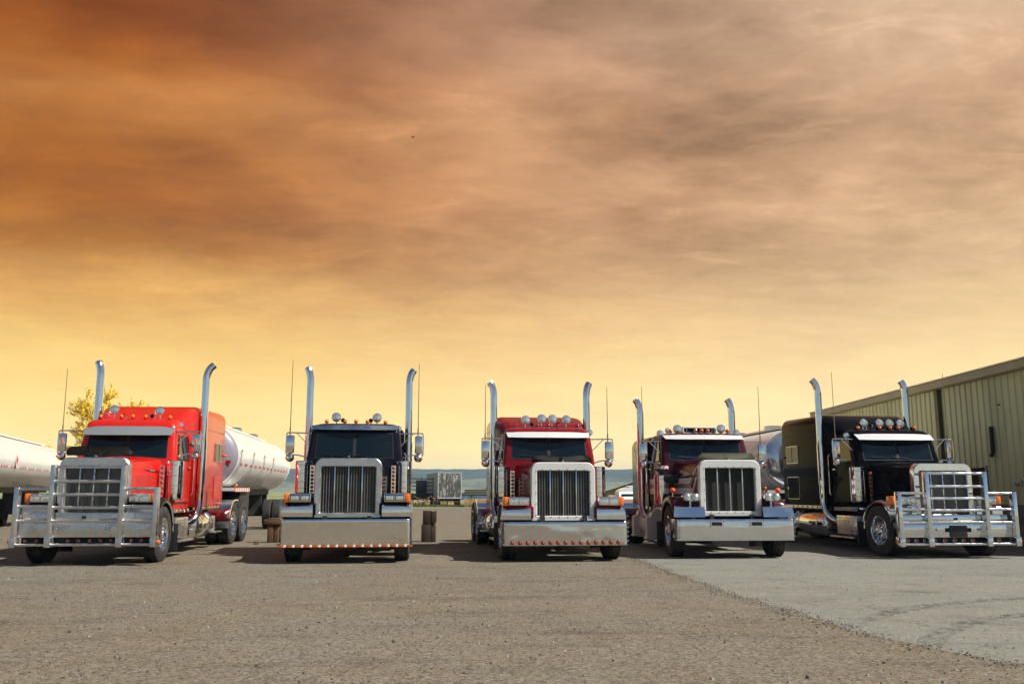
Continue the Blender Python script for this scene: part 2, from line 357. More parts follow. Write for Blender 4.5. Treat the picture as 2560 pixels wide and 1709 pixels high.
# ------------------------------------------------------------------ the setting
def ground():
    g = MB(); L = 4000
    g.add([(-L, -L, 0), (L, -L, 0), (L, L, 0), (-L, L, 0)], [(0, 1, 2, 3)])
    tag(g.build('field', 'field'), 'green and tan field stretching to the hills', None, None, 'structure')
    # gravel lot with a wandering edge
    rnd = random.Random(3); pts = []
    for i in range(61):
        x = -90+i*3.0; pts.append((x, 74+rnd.uniform(-1.2, 1.2)+2*math.sin(x*.13), .004))
    g = MB(); top = pts; bot = [(p[0], -90, .004) for p in pts]
    g.loft([bot, top], False, False)
    tag(g.build('gravel_lot', 'gravel'), 'tan gravel yard the trucks are parked on', None, None, 'structure')
    edge = [(2.30, 40), (2.32, 30), (2.35, 24), (2.40, 19), (2.58, 17.6), (2.70, 15), (2.84, 13.65), (2.95, 12.16), (3.12, 11.1), (3.24, 10.3), (3.36, 9.2), (3.51, 8.62), (3.66, 8.13), (3.85, 7.75), (4.03, 7.37), (4.3, 6.8), (4.9, 5.4), (5.6, 2), (6, -10)]
    e2 = []
    for i in range(len(edge)-1):
        (x0, y0), (x1, y1) = edge[i], edge[i+1]; n = max(2, int(math.hypot(x1-x0, y1-y0)/.12)) if y0 < 22 and y0 > 3 else 6
        for k in range(n):
            q = k/n; x, y = x0+(x1-x0)*q, y0+(y1-y0)*q
            e2.append((x + .10*mnoise.noise((x*3, y*2.1, 0)) + .035*mnoise.noise((x*11, y*9, 3)), y))
    e2.append(edge[-1])
    g = MB(); g.loft([[(x, y, .0045) for x, y in e2], [(x+.35, y, .012) for x, y in e2], [(26, y, .012) for x, y in e2]], False, False)
    pad = tag(g.build('paved_apron', 'pad', sharp=80), 'pale grey worn paved apron at right', None, None, 'structure')
    # crumbled dark seam along the apron edge
    rnd = random.Random(5); g = MB()
    for i in range(2600):
        k = rnd.random()**1.0*(len(e2)-1); x, y = e2[int(k)]
        if not 6 < y < 19: continue
        s = rnd.uniform(.003, .010); rock(g, x+rnd.gauss(-.05, .11), y+rnd.gauss(0, .1), .007, s, rnd)
    o = g.build('edge_rubble', 'pebble', pad); o['kind'] = 'stuff'
    for pts in ([(3.392, 9.281), (3.837, 9.899), (4.484, 10.608), (5.1, 11.041), (5.777, 11.43), (6.459, 11.677), (7.3, 11.85), (8.4, 11.9)], [(3.707, 8.275), (4.036, 8.784), (4.496, 9.334), (4.969, 9.781), (5.596, 10.146), (6.4, 10.4)]):
        g = MB(); rows = []
        P = smooth2(pts, 8)
        for i, (x, y) in enumerate(P):
            a = P[min(i+1, len(P)-1)]; b = P[max(i-1, 0)]; d = Vector((a[0]-b[0], a[1]-b[1], 0)).normalized(); nrm = Vector((-d.y, d.x, 0))
            rows.append([tuple(Vector((x, y, .017))+nrm*w) for w in (-.11, -.04, .04, .11)])
        g.loft(rows, False, False); g.build('tyre_mark', 'skid', pad)
def smooth2(pts, n):
    out = []
    for i in range(len(pts)-1):
        p0 = pts[max(i-1, 0)]; p1 = pts[i]; p2 = pts[i+1]; p3 = pts[min(i+2, len(pts)-1)]
        for k in range(n):
            t = k/n
            out.append(tuple(.5*((2*b)+(-a+c)*t+(2*a-5*b+4*c-d)*t*t+(-a+3*b-3*c+d)*t**3) for a, b, c, d in zip(p0, p1, p2, p3)))
    out.append(pts[-1]); return out
def rock(g, x, y, z, s, rnd):
    vs = []
    for i in range(5):
        a = 2*math.pi*i/5+rnd.uniform(-.4, .4); q = s*rnd.uniform(.7, 1.2); vs.append((x+q*math.cos(a), y+q*math.sin(a), z))
    h = s*rnd.uniform(.5, 1.1)
    for i in range(5): vs.append((x+(vs[i][0]-x)*rnd.uniform(.4, .75), y+(vs[i][1]-y)*rnd.uniform(.4, .75), z+h*rnd.uniform(.75, 1.1)))
    g.add(vs, [(i, (i+1) % 5, 5+(i+1) % 5, 5+i) for i in range(5)]+[(5, 6, 7, 8, 9)])
def skid_mat():
    m = bpy.data.materials.new('skid'); m.use_nodes = True; t = NT(m.node_tree); b = t.n['Principled BSDF']
    p = t.new('ShaderNodeNewGeometry').outputs['Position']
    b.inputs['Base Color'].default_value = (.07, .065, .06, 1); b.inputs['Roughness'].default_value = .9
    k = t.math('MULTIPLY', t.maprange(t.noise(p, 9, 6, .7), .45, .62), t.maprange(t.noise(p, 1.2, 3, .6), .3, .6, .18, .6))
    t.put(b.inputs['Alpha'], k); M['skid'] = m
skid_mat()
ground()
def pebbles():
    for name, mat, n, seed, lab in (('dark_pebbles', 'pebble', 3600, 11, 'loose dark stones scattered over the gravel'), ('pale_pebbles', 'pebble_light', 1800, 12, 'loose pale stones scattered over the gravel')):
        rnd = random.Random(seed); g = MB(); c = 0
        while c < n:
            y = 4.6+12.5*rnd.random()**1.5; x = rnd.uniform(-.62, .62)*y*1.0
            cl = mnoise.noise((x*.5, y*.5, seed))
            if rnd.random() > .45+cl: continue
            edge_x = 2.4+max(0, (19-y))*.11
            on_pad = x > edge_x
            if on_pad and rnd.random() < .8: continue
            s = rnd.uniform(.004, .010)*(1+1.0*(rnd.random() > .92)); c += 1
            rock(g, x, y, .013 if on_pad else .004, s, rnd)
        tag(g.build(name, mat, sharp=20), lab, None, None, 'stuff')
pebbles()
def hills():
    g = MB(); nx, ny = 260, 14; rows = []
    for j in range(ny):
        row = []
        for i in range(nx):
            x = -2600+5200*i/(nx-1); q = j/(ny-1); y = 1250+q*900
            prof = 1-(1-q)**1.7
            h = 52 + 8*mnoise.noise((x*.0016, 4.2, 0)) + 3.0*mnoise.noise((x*.006, 1.1, 0)) + 1.2*mnoise.noise((x*.03, 7, 0))
            z = prof*h + (3.0*mnoise.noise((x*.01, y*.01, 3))+1.5*mnoise.noise((x*.04, y*.04, 5)))*q - .5
            row.append((x, y, z))
        rows.append(row)
    rows.append([(x, y+500, -2) for x, y, z in rows[-1]])
    g.loft(rows, False, False)
    tag(g.build('hills', 'hillside', sharp=180), 'long wooded ridge closing the view', None, None, 'structure')
hills()

def grass_strip():
    rnd = random.Random(21)
    for name, mat, x0, x1, y0, y1, n, hh, lab in (('dry_grass', 'dry_grass', -4.1, 7, 76, 81, 8000, .75, 'tall dry straw grass along the yard edge'), ('green_weeds', 'green_grass', -12, -3.9, 76, 79.5, 5000, .22, 'green weeds below the abandoned trailer'), ('yard_edge_grass', 'dry_grass', -60, 40, 82, 90, 9000, .5, 'low dry grass fringe behind the yard')):
        g = MB()
        for _ in range(n):
            x, y = rnd.uniform(x0, x1), rnd.uniform(y0, y1); h = hh*rnd.uniform(.4, 1.1); a = rnd.uniform(0, 6.28); w = .03
            dx, dy = w*math.cos(a), w*math.sin(a); lx, ly = rnd.gauss(0, .12), rnd.gauss(0, .12)
            g.add([(x-dx, y-dy, 0), (x+dx, y+dy, 0), (x+lx, y+ly, h)], [(0, 1, 2)])
        tag(g.build(name, mat), lab, None, None, 'stuff')
grass_strip()

# ------------------------------------------------------------------ warehouse
def warehouse():
    X = 12.32; top = 4.22; base_z = 1.02
    w = tag(empty('warehouse', None, (X, 17, 0)), 'long olive metal-clad warehouse behind the black truck', 'building')
    n = 58; pitch = .3; y0 = 1.5     # local y
    prof = [(0, 0), (-.032, .012), (-.032, .042), (0, .056), (0, .12), (-.004, .13), (-.004, .145), (0, .155), (0, .21), (-.004, .22), (-.004, .235), (0, .245), (0, pitch-.002)]
    def panel():
        g = MB(); g.loft([[(a, b, 0) for a, b in prof], [(a, b, 1) for a, b in prof]], False, False); return g.mesh('panel', 25)
    for i in range(n):
        o = inst('panel', 'siding_panel', panel, 'siding', w, (0, y0+i*pitch, base_z)); o.scale = (1, 1, top-base_z)
    yl = y0+n*pitch
    B('core_wall', 'siding_trim', w, .012, .3, y0, yl, 0, top)
    B('concrete_base', 'concrete', w, -.10, .008, y0, yl, 0, base_z-.004)
    B('eave_trim', 'siding_trim', w, -.30, .05, y0-.3, yl+.2, top+.004, top+.20)
    B('drip_edge', 'galvanised', w, -.34, .1, y0-.3, yl+.2, top+.204, top+.235)
    B('roof', 'galvanised', w, .104, 14, y0-.3, yl+.2, top+.1, top+.27)
    B('end_wall', 'siding', w, .304, 14, y0+.01, y0+.2, 0, top+.09)
    B('downspout', 'downspout', w, -.13, -.035, 8.6, 8.78, base_z, top)
    g = MB(); g.tube([(-.07, 5.96, 2.97), (-.07, 5.98, 2.3), (-.12, 5.95, 2.22)], .05, 10); g.build('vent_pipe', 'black_plastic', w)
    B('door_recess', 'hole_dark', w, -.045, -.02, 6.45, 7.4, base_z+.02, 1.95, label='dark doorway opening in the metal siding')
    B('door_frame', 'siding_trim', w, -.06, -.018, 6.38, 6.448, base_z+.02, 2.0)
    g = MB(); g.rbox(-.12, -.034, 4.78, 4.92, 1.46, 1.62, r=.02); g.sphere((-.15, 4.85, 1.53), .06, 12); g.build('wall_lamp', 'galvanised', w)
    B('wall_bolt', 'hole_dark', w, -.04, -.002, 5.55, 5.62, 3.48, 3.505)
warehouse()

# ------------------------------------------------------------------ trucks
def arc(c, r, a0, a1, n):
    return [(c[0]+r*math.cos(R(a0+(a1-a0)*i/(n-1))), c[1]+r*math.sin(R(a0+(a1-a0)*i/(n-1)))) for i in range(n)]
def rrect(x0, x1, z0, z1, r, n=5):
    """rounded rectangle loop; r = one radius or (bottom, top)"""
    rb, rt = (r, r) if not isinstance(r, (tuple, list)) else r
    P = []
    for (cx, cz, a, rr) in ((x1-rb, z0+rb, -90, rb), (x1-rt, z1-rt, 0, rt), (x0+rt, z1-rt, 90, rt), (x0+rb, z0+rb, 180, rb)):
        P += arc((cx, cz), rr, a, a+90, n)
    return P
def ring_frame(outer, inner, y0, y1, inset=.012):
    """frame between two equal loops (x,z), front at y0, back at y1"""
    g = MB(); n = len(outer)
    def sh(loop, k):
        cx = sum(p[0] for p in loop)/n; cz = sum(p[1] for p in loop)/n
        return [(p[0]+(cx-p[0])*k/abs(max(.2, math.hypot(cx-p[0], cz-p[1]))), p[1]+(cz-p[1])*k/abs(max(.2, math.hypot(cx-p[0], cz-p[1])))) for p in loop]
    o2 = sh(outer, inset); i2 = sh(inner, -inset)
    L = [[(p[0], y1, p[1]) for p in outer], [(p[0], y0+inset, p[1]) for p in outer], [(p[0], y0, p[1]) for p in o2], [(p[0], y0, p[1]) for p in i2], [(p[0], y0+inset, p[1]) for p in inner], [(p[0], y1, p[1]) for p in inner]]
    return g.loft(L, False)
def tyre_mesh(width):
    def f():
        w = width/2; r = .525
        prof = [(-w*.80, .29), (-w*.98, .33), (-w*1.04, .40), (-w, .475), (-w*.88, .512)]
        ribs = 5; rw = 1.7*w/ribs
        for i in range(ribs):
            a = -.85*w+i*rw
            prof += [(a+.006, r), (a+rw-.012, r), (a+rw-.009, r-.014), (a+rw-.001, r-.014)] if i < ribs-1 else [(a+.006, r), (a+rw-.004, r)]
        prof += [(w*.88, .512), (w, .475), (w*1.04, .40), (w*.98, .33), (w*.80, .29)]
        g = MB(); g.lathe(prof, (0, 0, 0), 'x', 56); return g.mesh('tyre', 28)
    return f
def rim_mesh(dish):
    """outer face towards +x; disc with ten hand holes left open"""
    def f():
        g = MB(); n = 40
        g.lathe([(-.14, .30), (.10, .30), (.135, .305), (.14, .292), (.10, .275), (-.02 if dish else .03, .262)], (0, 0, 0), 'x', n)
        rad = [.262, .225, .175, .135]; off = [-.02, -.03, -.035, -.04] if dish else [.03, .045, .075, .085]
        vs = []
        for r, o in zip(rad, off): vs += [(o, r*math.cos(2*math.pi*k/n), r*math.sin(2*math.pi*k/n)) for k in range(n)]
        fs = []
        for i in range(3):
            for k in range(n):
                if i == 1 and k % 4 in (1, 2): continue
                fs.append((i*n+k, i*n+(k+1) % n, (i+1)*n+(k+1) % n, (i+1)*n+k))
        g.add(vs, fs)
        return g.mesh('rim', 40)
    return f
def hub_mesh(dish):
    def f():
        g = MB(); b = -.04 if dish else .085
        L = .11 if dish else .07
        g.lathe([(b, .135), (b+.03, .13), (b+.035, .10), (b+L, .085), (b+L+.02, .05), (b+L+.022, .001)], (0, 0, 0), 'x', 24)
        return g.mesh('hub', 40)
    return f
def nut_mesh(dish):
    def f():
        g = MB(); g.lathe([(0, .022), (.035, .021), (.06, .014), (.068, .001)], (0, 0, 0), 'x', 8); return g.mesh('lug_nut', 40)
    return f
def back_mesh():
    g = MB(); g.lathe([(0, .29), (.002, .001)], (0, 0, 0), 'x', 24); return g.mesh('brake_drum')
def wheel(T, side, x, y, dish=False, dual=False, steer=0):
    e = empty('wheel', T, (x, y, .525), 0)
    s = 1 if side > 0 else -1
    inst('tyre', 'tyre', tyre_mesh(.29), 'rubber', e, (0, 0, 0))
    if dual: inst('tyre', 'tyre', tyre_mesh(.29), 'rubber', e, (-s*.33, 0, 0))
    rz = 0 if s > 0 else math.pi
    inst('rim', ('rim', dish), rim_mesh(dish), 'polished', e, (0, 0, 0), (0, 0, rz))
    inst('hub', ('hub', dish), hub_mesh(dish), 'chrome', e, (0, 0, 0), (0, 0, rz))
    inst('brake_drum', 'drum', back_mesh, 'hole_dark', e, (-s*.08, 0, 0), (0, 0, rz))
    for k in range(10):
        a = 2*math.pi*k/10; b = (-.04 if dish else .085)-.01
        inst('lug_nut', 'nut', nut_mesh(0), 'chrome', e, (s*b, .158*math.cos(a), .158*math.sin(a)), (0, 0, rz))
    if steer: e.rotation_euler = (0, 0, R(steer))
    return e
def marker_mesh():
    g = MB()     # bullet-shaped cab marker, lens towards -y
    g.lathe([(-.085, .001), (-.08, .022), (-.06, .036), (-.03, .042)], (0, 0, .045), 'y', 14); return g.mesh('lens', 60)
def marker_base():
    g = MB(); g.lathe([(-.032, .044), (0, .044), (.06, .034), (.13, .014), (.16, .001)], (0, 0, .045), 'y', 14)
    g.rbox(-.03, .03, -.03, .08, -.02, .03, r=.01); return g.mesh('marker_light', 60)
def marker(T, x, y, z, mat='amber', body='chrome'):
    o = inst('marker_light', 'marker_base', marker_base, body, T, (x, y, z)); inst('lens', 'marker_lens', marker_mesh, mat, o)
def round_light_mesh():
    g = MB(); g.lathe([(-.02, .001), (-.018, .022), (-.01, .032), (0, .034)], (0, 0, 0), 'y', 14); return g.mesh('marker_light', 60)
def bezel_mesh():
    g = MB(); g.lathe([(-.004, .034), (-.012, .038), (-.004, .046), (0, .047)], (0, 0, 0), 'y', 16); return g.mesh('bezel', 60)
def round_light(T, x, y, z, mat='amber_dim', bez='chrome', sc=1., rot=(0, 0, 0)):
    o = inst('marker_light', 'round_light', round_light_mesh, mat, T, (x, y, z), rot, (sc, sc, sc))
    if bez: inst('bezel', 'round_bezel', bezel_mesh, bez, o)
def spot_shell():
    g = MB(); g.lathe([(-.035, .105), (-.045, .115), (-.02, .118), (.02, .105), (.07, .07), (.10, .03), (.105, .001)], (0, 0, 0), 'y', 24)
    g.tube([(0, .03, -.09), (0, .03, -.19)], .016, 8); return g.mesh('spot_lamp', 50)
def spot_lens():
    g = MB(); g.lathe([(-.062, .001), (-.058, .04), (-.048, .08), (-.035, .106)], (0, 0, 0), 'y', 24); return g.mesh('lens', 60)
def spot(T, x, y, z, rz=0, sc=1., lens='lens'):
    o = inst('spot_lamp', 'spot_shell', spot_shell, 'chrome', T, (x, y, z), (0, 0, rz), (sc, sc, sc)); inst('lens', 'spot_lens', spot_lens, lens, o)

def side_quad(pts, s, off, th):
    """(y,z) polygon lifted onto the cab side; s=+1 right, -1 left; off = distance proud"""
    g = MB(); P = [(s*(side_x(z)+off), y, z) for y, z in pts]; g.slab(P, (s*th, 0, 0)); return g
def side_x(z): return 1.0 if z <= 2.02 else 1.0-.05*(z-2.02)/.53

def truck(cfg):
    T = empty('semi_truck', None, (cfg['pos'][0], cfg['pos'][1], 0), R(cfg['yaw']))
    tag(T, cfg['label'], 'truck', 'semi trucks parked in a row')
    P = cfg['paint']; dz = cfg.get('dz', 0); old = cfg.get('old', False)
    rt = cfg['roof']                       # cab roof height
    # --- chassis
    g = MB()
    for s in (-1, 1): g.box(min(s*.38, s*.46), max(s*.38, s*.46), .25, cfg['rear'][-1]+.9, .62, .88)
    for y in (1.6, 3.0, 4.6, cfg['rear'][0], cfg['rear'][1]): g.box(-.38, .38, y-.06, y+.06, .64, .86)
    g.build('chassis', 'frame_black', T)
    g = MB(); g.tube([(-.9, .85, .5), (.9, .85, .5)], .07, 10); g.rbox(-.25, .25, .75, 1.6, .36, .7, r=.06); g.build('front_axle', 'frame_black', T)
    B('engine', 'frame_black', T, -.42, .42, .55, 2.0, .55, 1.1, r=.08)
    # --- wheels
    for s in (-1, 1):
        wheel(T, s, s*1.05, .85, False, False, cfg.get('steer', 0))
        for y in cfg['rear']: wheel(T, s, s*1.08, y, True, True)
    for y in cfg['rear']:
        g = MB(); g.tube([(-1, y, .525), (1, y, .525)], .08, 10); g.sphere((0, y, .55), .24, 12); g.build('rear_axle', 'frame_black', T)
    # --- hood
    secs = []
    hw = [(.43, .625), (.7, .645), (1.1, .68), (1.6, .735), (2.02, .79)]
    for y, w in hw:
        q = (y-.34)/1.68; tz = 1.945+.10*q+dz; b = .95
        half = [(w*.96, b), (w, 1.25), (w, 1.60+dz), (w*1.0, 1.66+dz), (w*.965, 1.70+dz), (w*.95, tz-.15), (w*.90, tz-.07), (w*.80, tz-.02), (w*.45, tz+.012), (0, tz+.025)]
        secs.append([(x, y, z) for x, z in half] + [(-x, y, z) for x, z in reversed(half[:-1])])
    g = MB(); g.loft(secs, True); hood = g.build('hood', P, T, 28)
    # --- grille shell
    gx = .64; gz0, gz1 = .84+dz, 1.965+dz
    outer = rrect(-gx, gx, gz0, gz1, (.02, .15), 6)
    outer = [(x, z+(.035*(1-(x/gx)**2) if z > gz1-.2 else 0)) for x, z in outer]
    inner = rrect(-.525, .525, gz0+.10, gz1-.15, (.015, .04), 6)
    gs = ring_frame(outer, inner, .29, .44, .018).build('grille_surround', cfg['shell'], T, 32)
    if cfg.get('shell_bolts'):
        for i in range(5):
            for s in (-1, 1):
                o = inst('bolt', 'bolt', lambda: MB().sphere((0, 0, 0), .011, 8).mesh('bolt'), 'frame_black', gs, (s*.545, .288, gz0+.12+i*.21))
        for i in range(6):
            for zz in (gz0+.08, gz1-.13): inst('bolt', 'bolt', None, 'frame_black', gs, (-.42+i*.168, .288, zz))
    g = MB(); g.add([(-.535, .39, gz0+.085), (.535, .39, gz0+.085), (.535, .39, gz1-.135), (-.535, .39, gz1-.135)], [(0, 1, 2, 3)])
    gi = g.build('grille_insert', {'mesh': 'grille_mesh', 'fins': 'fin_back', 'screen': 'dark_screen'}[cfg['grille']], T)
    if cfg['grille'] == 'fins':
        g = MB()
        for i in range(21):
            x = -.52+i*.052; g.box(x-.007, x+.007, .345, .385, gz0+.09, gz1-.14)
        o = g.build('grille_fins', 'fins', gi); o['kind'] = 'stuff'
    for i in range(-1, 2):
        B('grille_bar', 'polished' if not old else 'galvanised', gi, i*.262-.012, i*.262+.012, .318, .35, gz0+.092, gz1-.142, r=.004)
    # hood ornament / latch
    g = MB(); g.rbox(-.02, .02, .30, .42, gz1+.03, gz1+.06, r=.008); g.build('hood_emblem', 'chrome', gs)
    # --- bug deflector
    if cfg.get('deflector'):
        x0, x1, z0, h, mt = cfg['deflector']; n = 14; ra = []; rb = []
        for i in range(n+1):
            q = -1+2*i/n; x = (x0+x1)/2+(x1-x0)/2*q; y = .42+.10*q*q; k = min(1, (1-abs(q))*9+.45)
            ra.append((x, y+.03, z0)); rb.append((x, y-.03, z0+h*k))
        g = MB(); g.loft([ra, rb, [(p[0], p[1]+.008, p[2]) for p in rb], [(p[0], p[1]+.008, p[2]) for p in ra]], False, False); g.build('bug_deflector', mt, T)
    # --- fenders
    for s in (-1, 1):
        oz = dz
        top = [(.285, .845+oz), (.275, .95+oz), (.285, 1.06+oz), (.33, 1.12+oz), (.43, 1.17+oz), (.58, 1.205+oz), (.76, 1.225+oz), (.94, 1.22+oz), (1.10, 1.185+oz), (1.25, 1.12+oz), (1.37, 1.02+oz), (1.46, .90+oz), (1.52, .76+oz), (1.55, .62)]
        if old: top = [(.40, .86), (.36, .95), (.36, 1.02), (.40, 1.10), (.48, 1.17), (.60, 1.225), (.76, 1.255), (.94, 1.25), (1.10, 1.21), (1.25, 1.13), (1.37, 1.02), (1.46, .90), (1.52, .76), (1.55, .62)]
        rows = []
        for (y, z) in top:
            rows.append([(s*.60, y, z+.05), (s*.85, y, z+.035), (s*1.05, y, z+.02), (s*1.14, y, z-.002), (s*1.185, y+.0, z-.03), (s*1.195, y, z-.06)])
        c = (.86, .56); inn = []
        for (y, z) in top:
            d = Vector((y-c[0], z-c[1])); d.normalize(); rr = .565; q = (c[0]+d.x*rr, c[1]+d.y*rr)
            inn.append((s*1.19, q[0] if y > .45 else max(q[0], .36), min(q[1], z-.07)))
        g = MB(); g.loft([[r_[j] for r_ in rows] for j in range(6)] + [inn] + [[(s*1.15, p[1], p[2]) for p in inn]], False, False)
        fd = g.build('fender', cfg.get('fender', P), T, 50)
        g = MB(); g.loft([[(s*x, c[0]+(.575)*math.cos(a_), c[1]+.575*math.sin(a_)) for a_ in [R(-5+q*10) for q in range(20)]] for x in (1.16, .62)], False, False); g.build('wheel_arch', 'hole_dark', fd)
        g = MB(); g.loft([[p for p in inn[3:]], [(s*1.205, p[1]+(p[1]-c[0])*.02, p[2]+(p[2]-c[1])*.02) for p in inn[3:]], [(s*1.205, p[1]+(p[1]-c[0])*.07, p[2]+(p[2]-c[1])*.07) for p in inn[3:]]], False, False)
        if cfg.get('fender_trim'): g.build('fender_trim', cfg['fender_trim'], fd)
        # chrome splash panel below the lamps
        y = .262
        if not old:
            g = MB(); xs = (.655, 1.225)
            g.loft([[(s*xs[0], y+.03, 1.10+dz), (s*xs[1], y+.05, 1.09+dz)], [(s*xs[0], y, 1.06+dz), (s*xs[1], y+.02, 1.05+dz)], [(s*xs[0], y-.012, .98+dz), (s*(xs[1]+.01), y+.006, .98+dz)], [(s*xs[0], y, .865+dz), (s*(xs[1]+.02), y+.012, .865+dz)], [(s*xs[0], y+.03, .842+dz), (s*(xs[1]+.02), y+.04, .842+dz)]], False, False)
            g.build('splash_panel', cfg.get('splash', 'polished'), T, 20)
        else:
            g = MB(); g.loft([[(s*.60, .30, 1.06), (s*1.2, .30, 1.06)], [(s*.60, .16, 1.03), (s*1.22, .16, 1.03)], [(s*.60, .10, .83), (s*1.25, .10, .83)]], False, False); g.build('splash_panel', 'polished', T)
        # head lamps
        if not old:
            x0, x1 = sorted((s*.69, s*1.10)); z0, z1 = 1.135+dz, 1.305+dz
            pod = MB().rbox(x0, x1, .20, .50, z0, z1, r=.03).build('headlight_pod', cfg.get('pod', 'chrome'), T)
            for k in range(2):
                a = x0+.025+k*(x1-x0-.03)/2
                ring_frame(rrect(a, a+.175, z0+.025, z1-.025, .012, 3), rrect(a+.012, a+.163, z0+.037, z1-.037, .01, 3), .186, .21, .004).build('bezel', 'black_plastic' if P == 'paint_navy' else 'chrome', pod)
                g = MB(); L = rrect(a+.012, a+.163, z0+.037, z1-.037, .01, 3); g.loft([[(q[0], .197, q[1]) for q in L], [((q[0]-a-.087)*.55+a+.087, .19, (q[1]-z0-.085)*.55+z0+.085) for q in L]], True); g.build('headlight', 'lens', pod, 60)
            a0, a1 = sorted((s*1.095, s*1.195)); g = MB(); g.rbox(a0, a1, .215, .46, z0-.005, z1, r=.025); g.build('turn_signal', 'amber', pod)
        else:
            cx = s*.845; z0 = 1.225
            L = rrect(cx-.18, cx+.18, z0-.085, z0+.085, .084, 7)
            g = MB(); g.loft([[(q[0], .22, q[1]) for q in L], [((q[0]-cx)*.93+cx, .20, (q[1]-z0)*.9+z0) for q in L], [((q[0]-cx)*.9+cx, .42, (q[1]-z0)*.7+z0) for q in L]][::1], True); pod = g.build('headlight_pod', 'chrome', T, 40)
            g = MB(); g.tube([(cx, .32, z0-.05), (cx, .36, 1.03)], .025, 8); g.build('bracket', 'chrome', pod)
            for k in (-1, 1):
                g = MB(); g.lathe([(-.03, .001), (-.026, .03), (-.015, .055), (0, .068)], (cx+k*.083, .198, z0), 'y', 20); g.build('headlight', 'lens', pod, 60)
                g = MB(); g.lathe([(0, .068), (-.012, .074), (.004, .08)], (cx+k*.083, .198, z0), 'y', 20); g.build('bezel', 'chrome', pod, 60)
            g = MB(); g.lathe([(-.045, .001), (-.04, .03), (-.025, .05), (.01, .058), (.05, .05), (.06, .001)], (s*1.12, .62, 1.36), 'y', 16); ts = g.build('turn_signal', 'amber_hot', T, 60)
            g = MB(); g.tube([(s*1.12, .63, 1.31), (s*1.12, .63, 1.2)], .015, 8); g.build('bracket', 'chrome', ts)
    # --- bumper or guard
    if cfg['front'] == 'guard': guard(T, cfg)
    else: bumper(T, cfg)
    # --- cab
    zs = [(.98, 2.0, .97, .06), (1.35, 1.985, 1.0, .07), (2.02, 1.965, 1.0, .08), (2.30, 2.045, .975, .09), (2.55, 2.12, .95, .10), (2.60+(rt-2.78)*.5, 2.13, .945, .12), (rt-.10, 2.17, .925, .16), (rt-.04, 2.24, .89, .20), (rt-.005, 2.36, .82, .26), (rt+.012, 2.6, .6, .22)]
    secs = []
    for (z, yf, w, r) in zs:
        L = [(q[0], q[1]) for q in rrect(-w, w, yf, 3.32, (r, .05), 5)]
        secs.append([(x, y, z) for x, y in L])
    g = MB(); g.loft(secs, True); cab = g.build('cab', P, T, 40)
    # windshield, two panes
    for s in (-1, 1):
        def wp(x, z, o): q = (z-2.02)/.53; return (x, 1.965+.155*q-o, z)
        za, zb = 2.05, 2.56
        g = MB(); g.slab([wp(s*.0005, za-.02, .002), wp(s*.83, za-.02, .002), wp(s*.80, zb+.02, .002), wp(s*.0005, zb+.02, .002)], (0, -.008, 0)); fr = g.build('windshield_frame', 'gasket', T)
        g = MB(); g.slab([wp(s*.035, za, .011), wp(s*.81, za, .011), wp(s*.785, zb, .011), wp(s*.035, zb, .011)], (0, -.004, 0)); g.build('windshield', 'glass', fr)
        g = MB(); g.tube([wp(s*.30, za-.03, .03), wp(s*.22, za+.03, .03), wp(s*-.18+s*.02 if s > 0 else -.62, za+.06, .03)], .008, 6); g.build('wiper', 'black_plastic' if not old else 'chrome', T)
    # visor
    v = cfg['visor']
    for s in (-1, 1):
        g = MB(); xw = .90
        a = [(0, 2.10, v[1]), (s*.5, 2.11, v[1]), (s*(xw+.02), 2.17, v[1]-.01)]; b = [(0, v[2], v[0]+.0), (s*.5, v[2]+.035, v[0]), (s*xw, v[2]+.12, v[0]+.01)]
        g.loft([a, b, [(p[0], p[1]+.012, p[2]+.004) for p in b], [(p[0], p[1]+.012, p[2]+.004) for p in a]], False, False)
        g.build('sun_visor', v[3], T, 60)
    # doors
    for s in (-1, 1):
        g = side_quad([(2.11, 1.105), (3.13, 1.105), (3.195, 1.19), (3.195, 2.51), (3.11, 2.595), (2.29, 2.595), (2.065, 2.02), (2.045, 1.19)], s, .0015, .004); g.build('door_seal', 'gasket', T)
        g = side_quad([(2.12, 1.12), (3.12, 1.12), (3.18, 1.2), (3.18, 2.5), (3.1, 2.58), (2.3, 2.58), (2.08, 2.02), (2.06, 1.2)], s, .002, .008); d = g.build('door', P, T)
        g = side_quad([(2.15, 2.0), (3.06, 2.0), (3.06, 2.46), (3.0, 2.52), (2.33, 2.52)], s, .0105, .004); g.build('window_seal', 'gasket', d)
        g = side_quad([(2.18, 2.02), (3.04, 2.02), (3.04, 2.45), (2.99, 2.5), (2.345, 2.5)], s, .0150, .003); g.build('window', 'glass', d)
        g = MB(); g.rbox(*sorted((s*1.012, s*1.045)), 2.95, 3.12, 1.83, 1.87, r=.008); g.build('handle', 'chrome', d)
        g = MB(); g.tube([(s*1.03, 3.22, 1.25), (s*1.07, 3.22, 1.3), (s*1.07, 3.22, 2.15), (s*1.03, 3.22, 2.2)], .016, 8); g.build('grab_handle', 'chrome', T)
    # --- sleeper
    sl = cfg.get('sleeper')
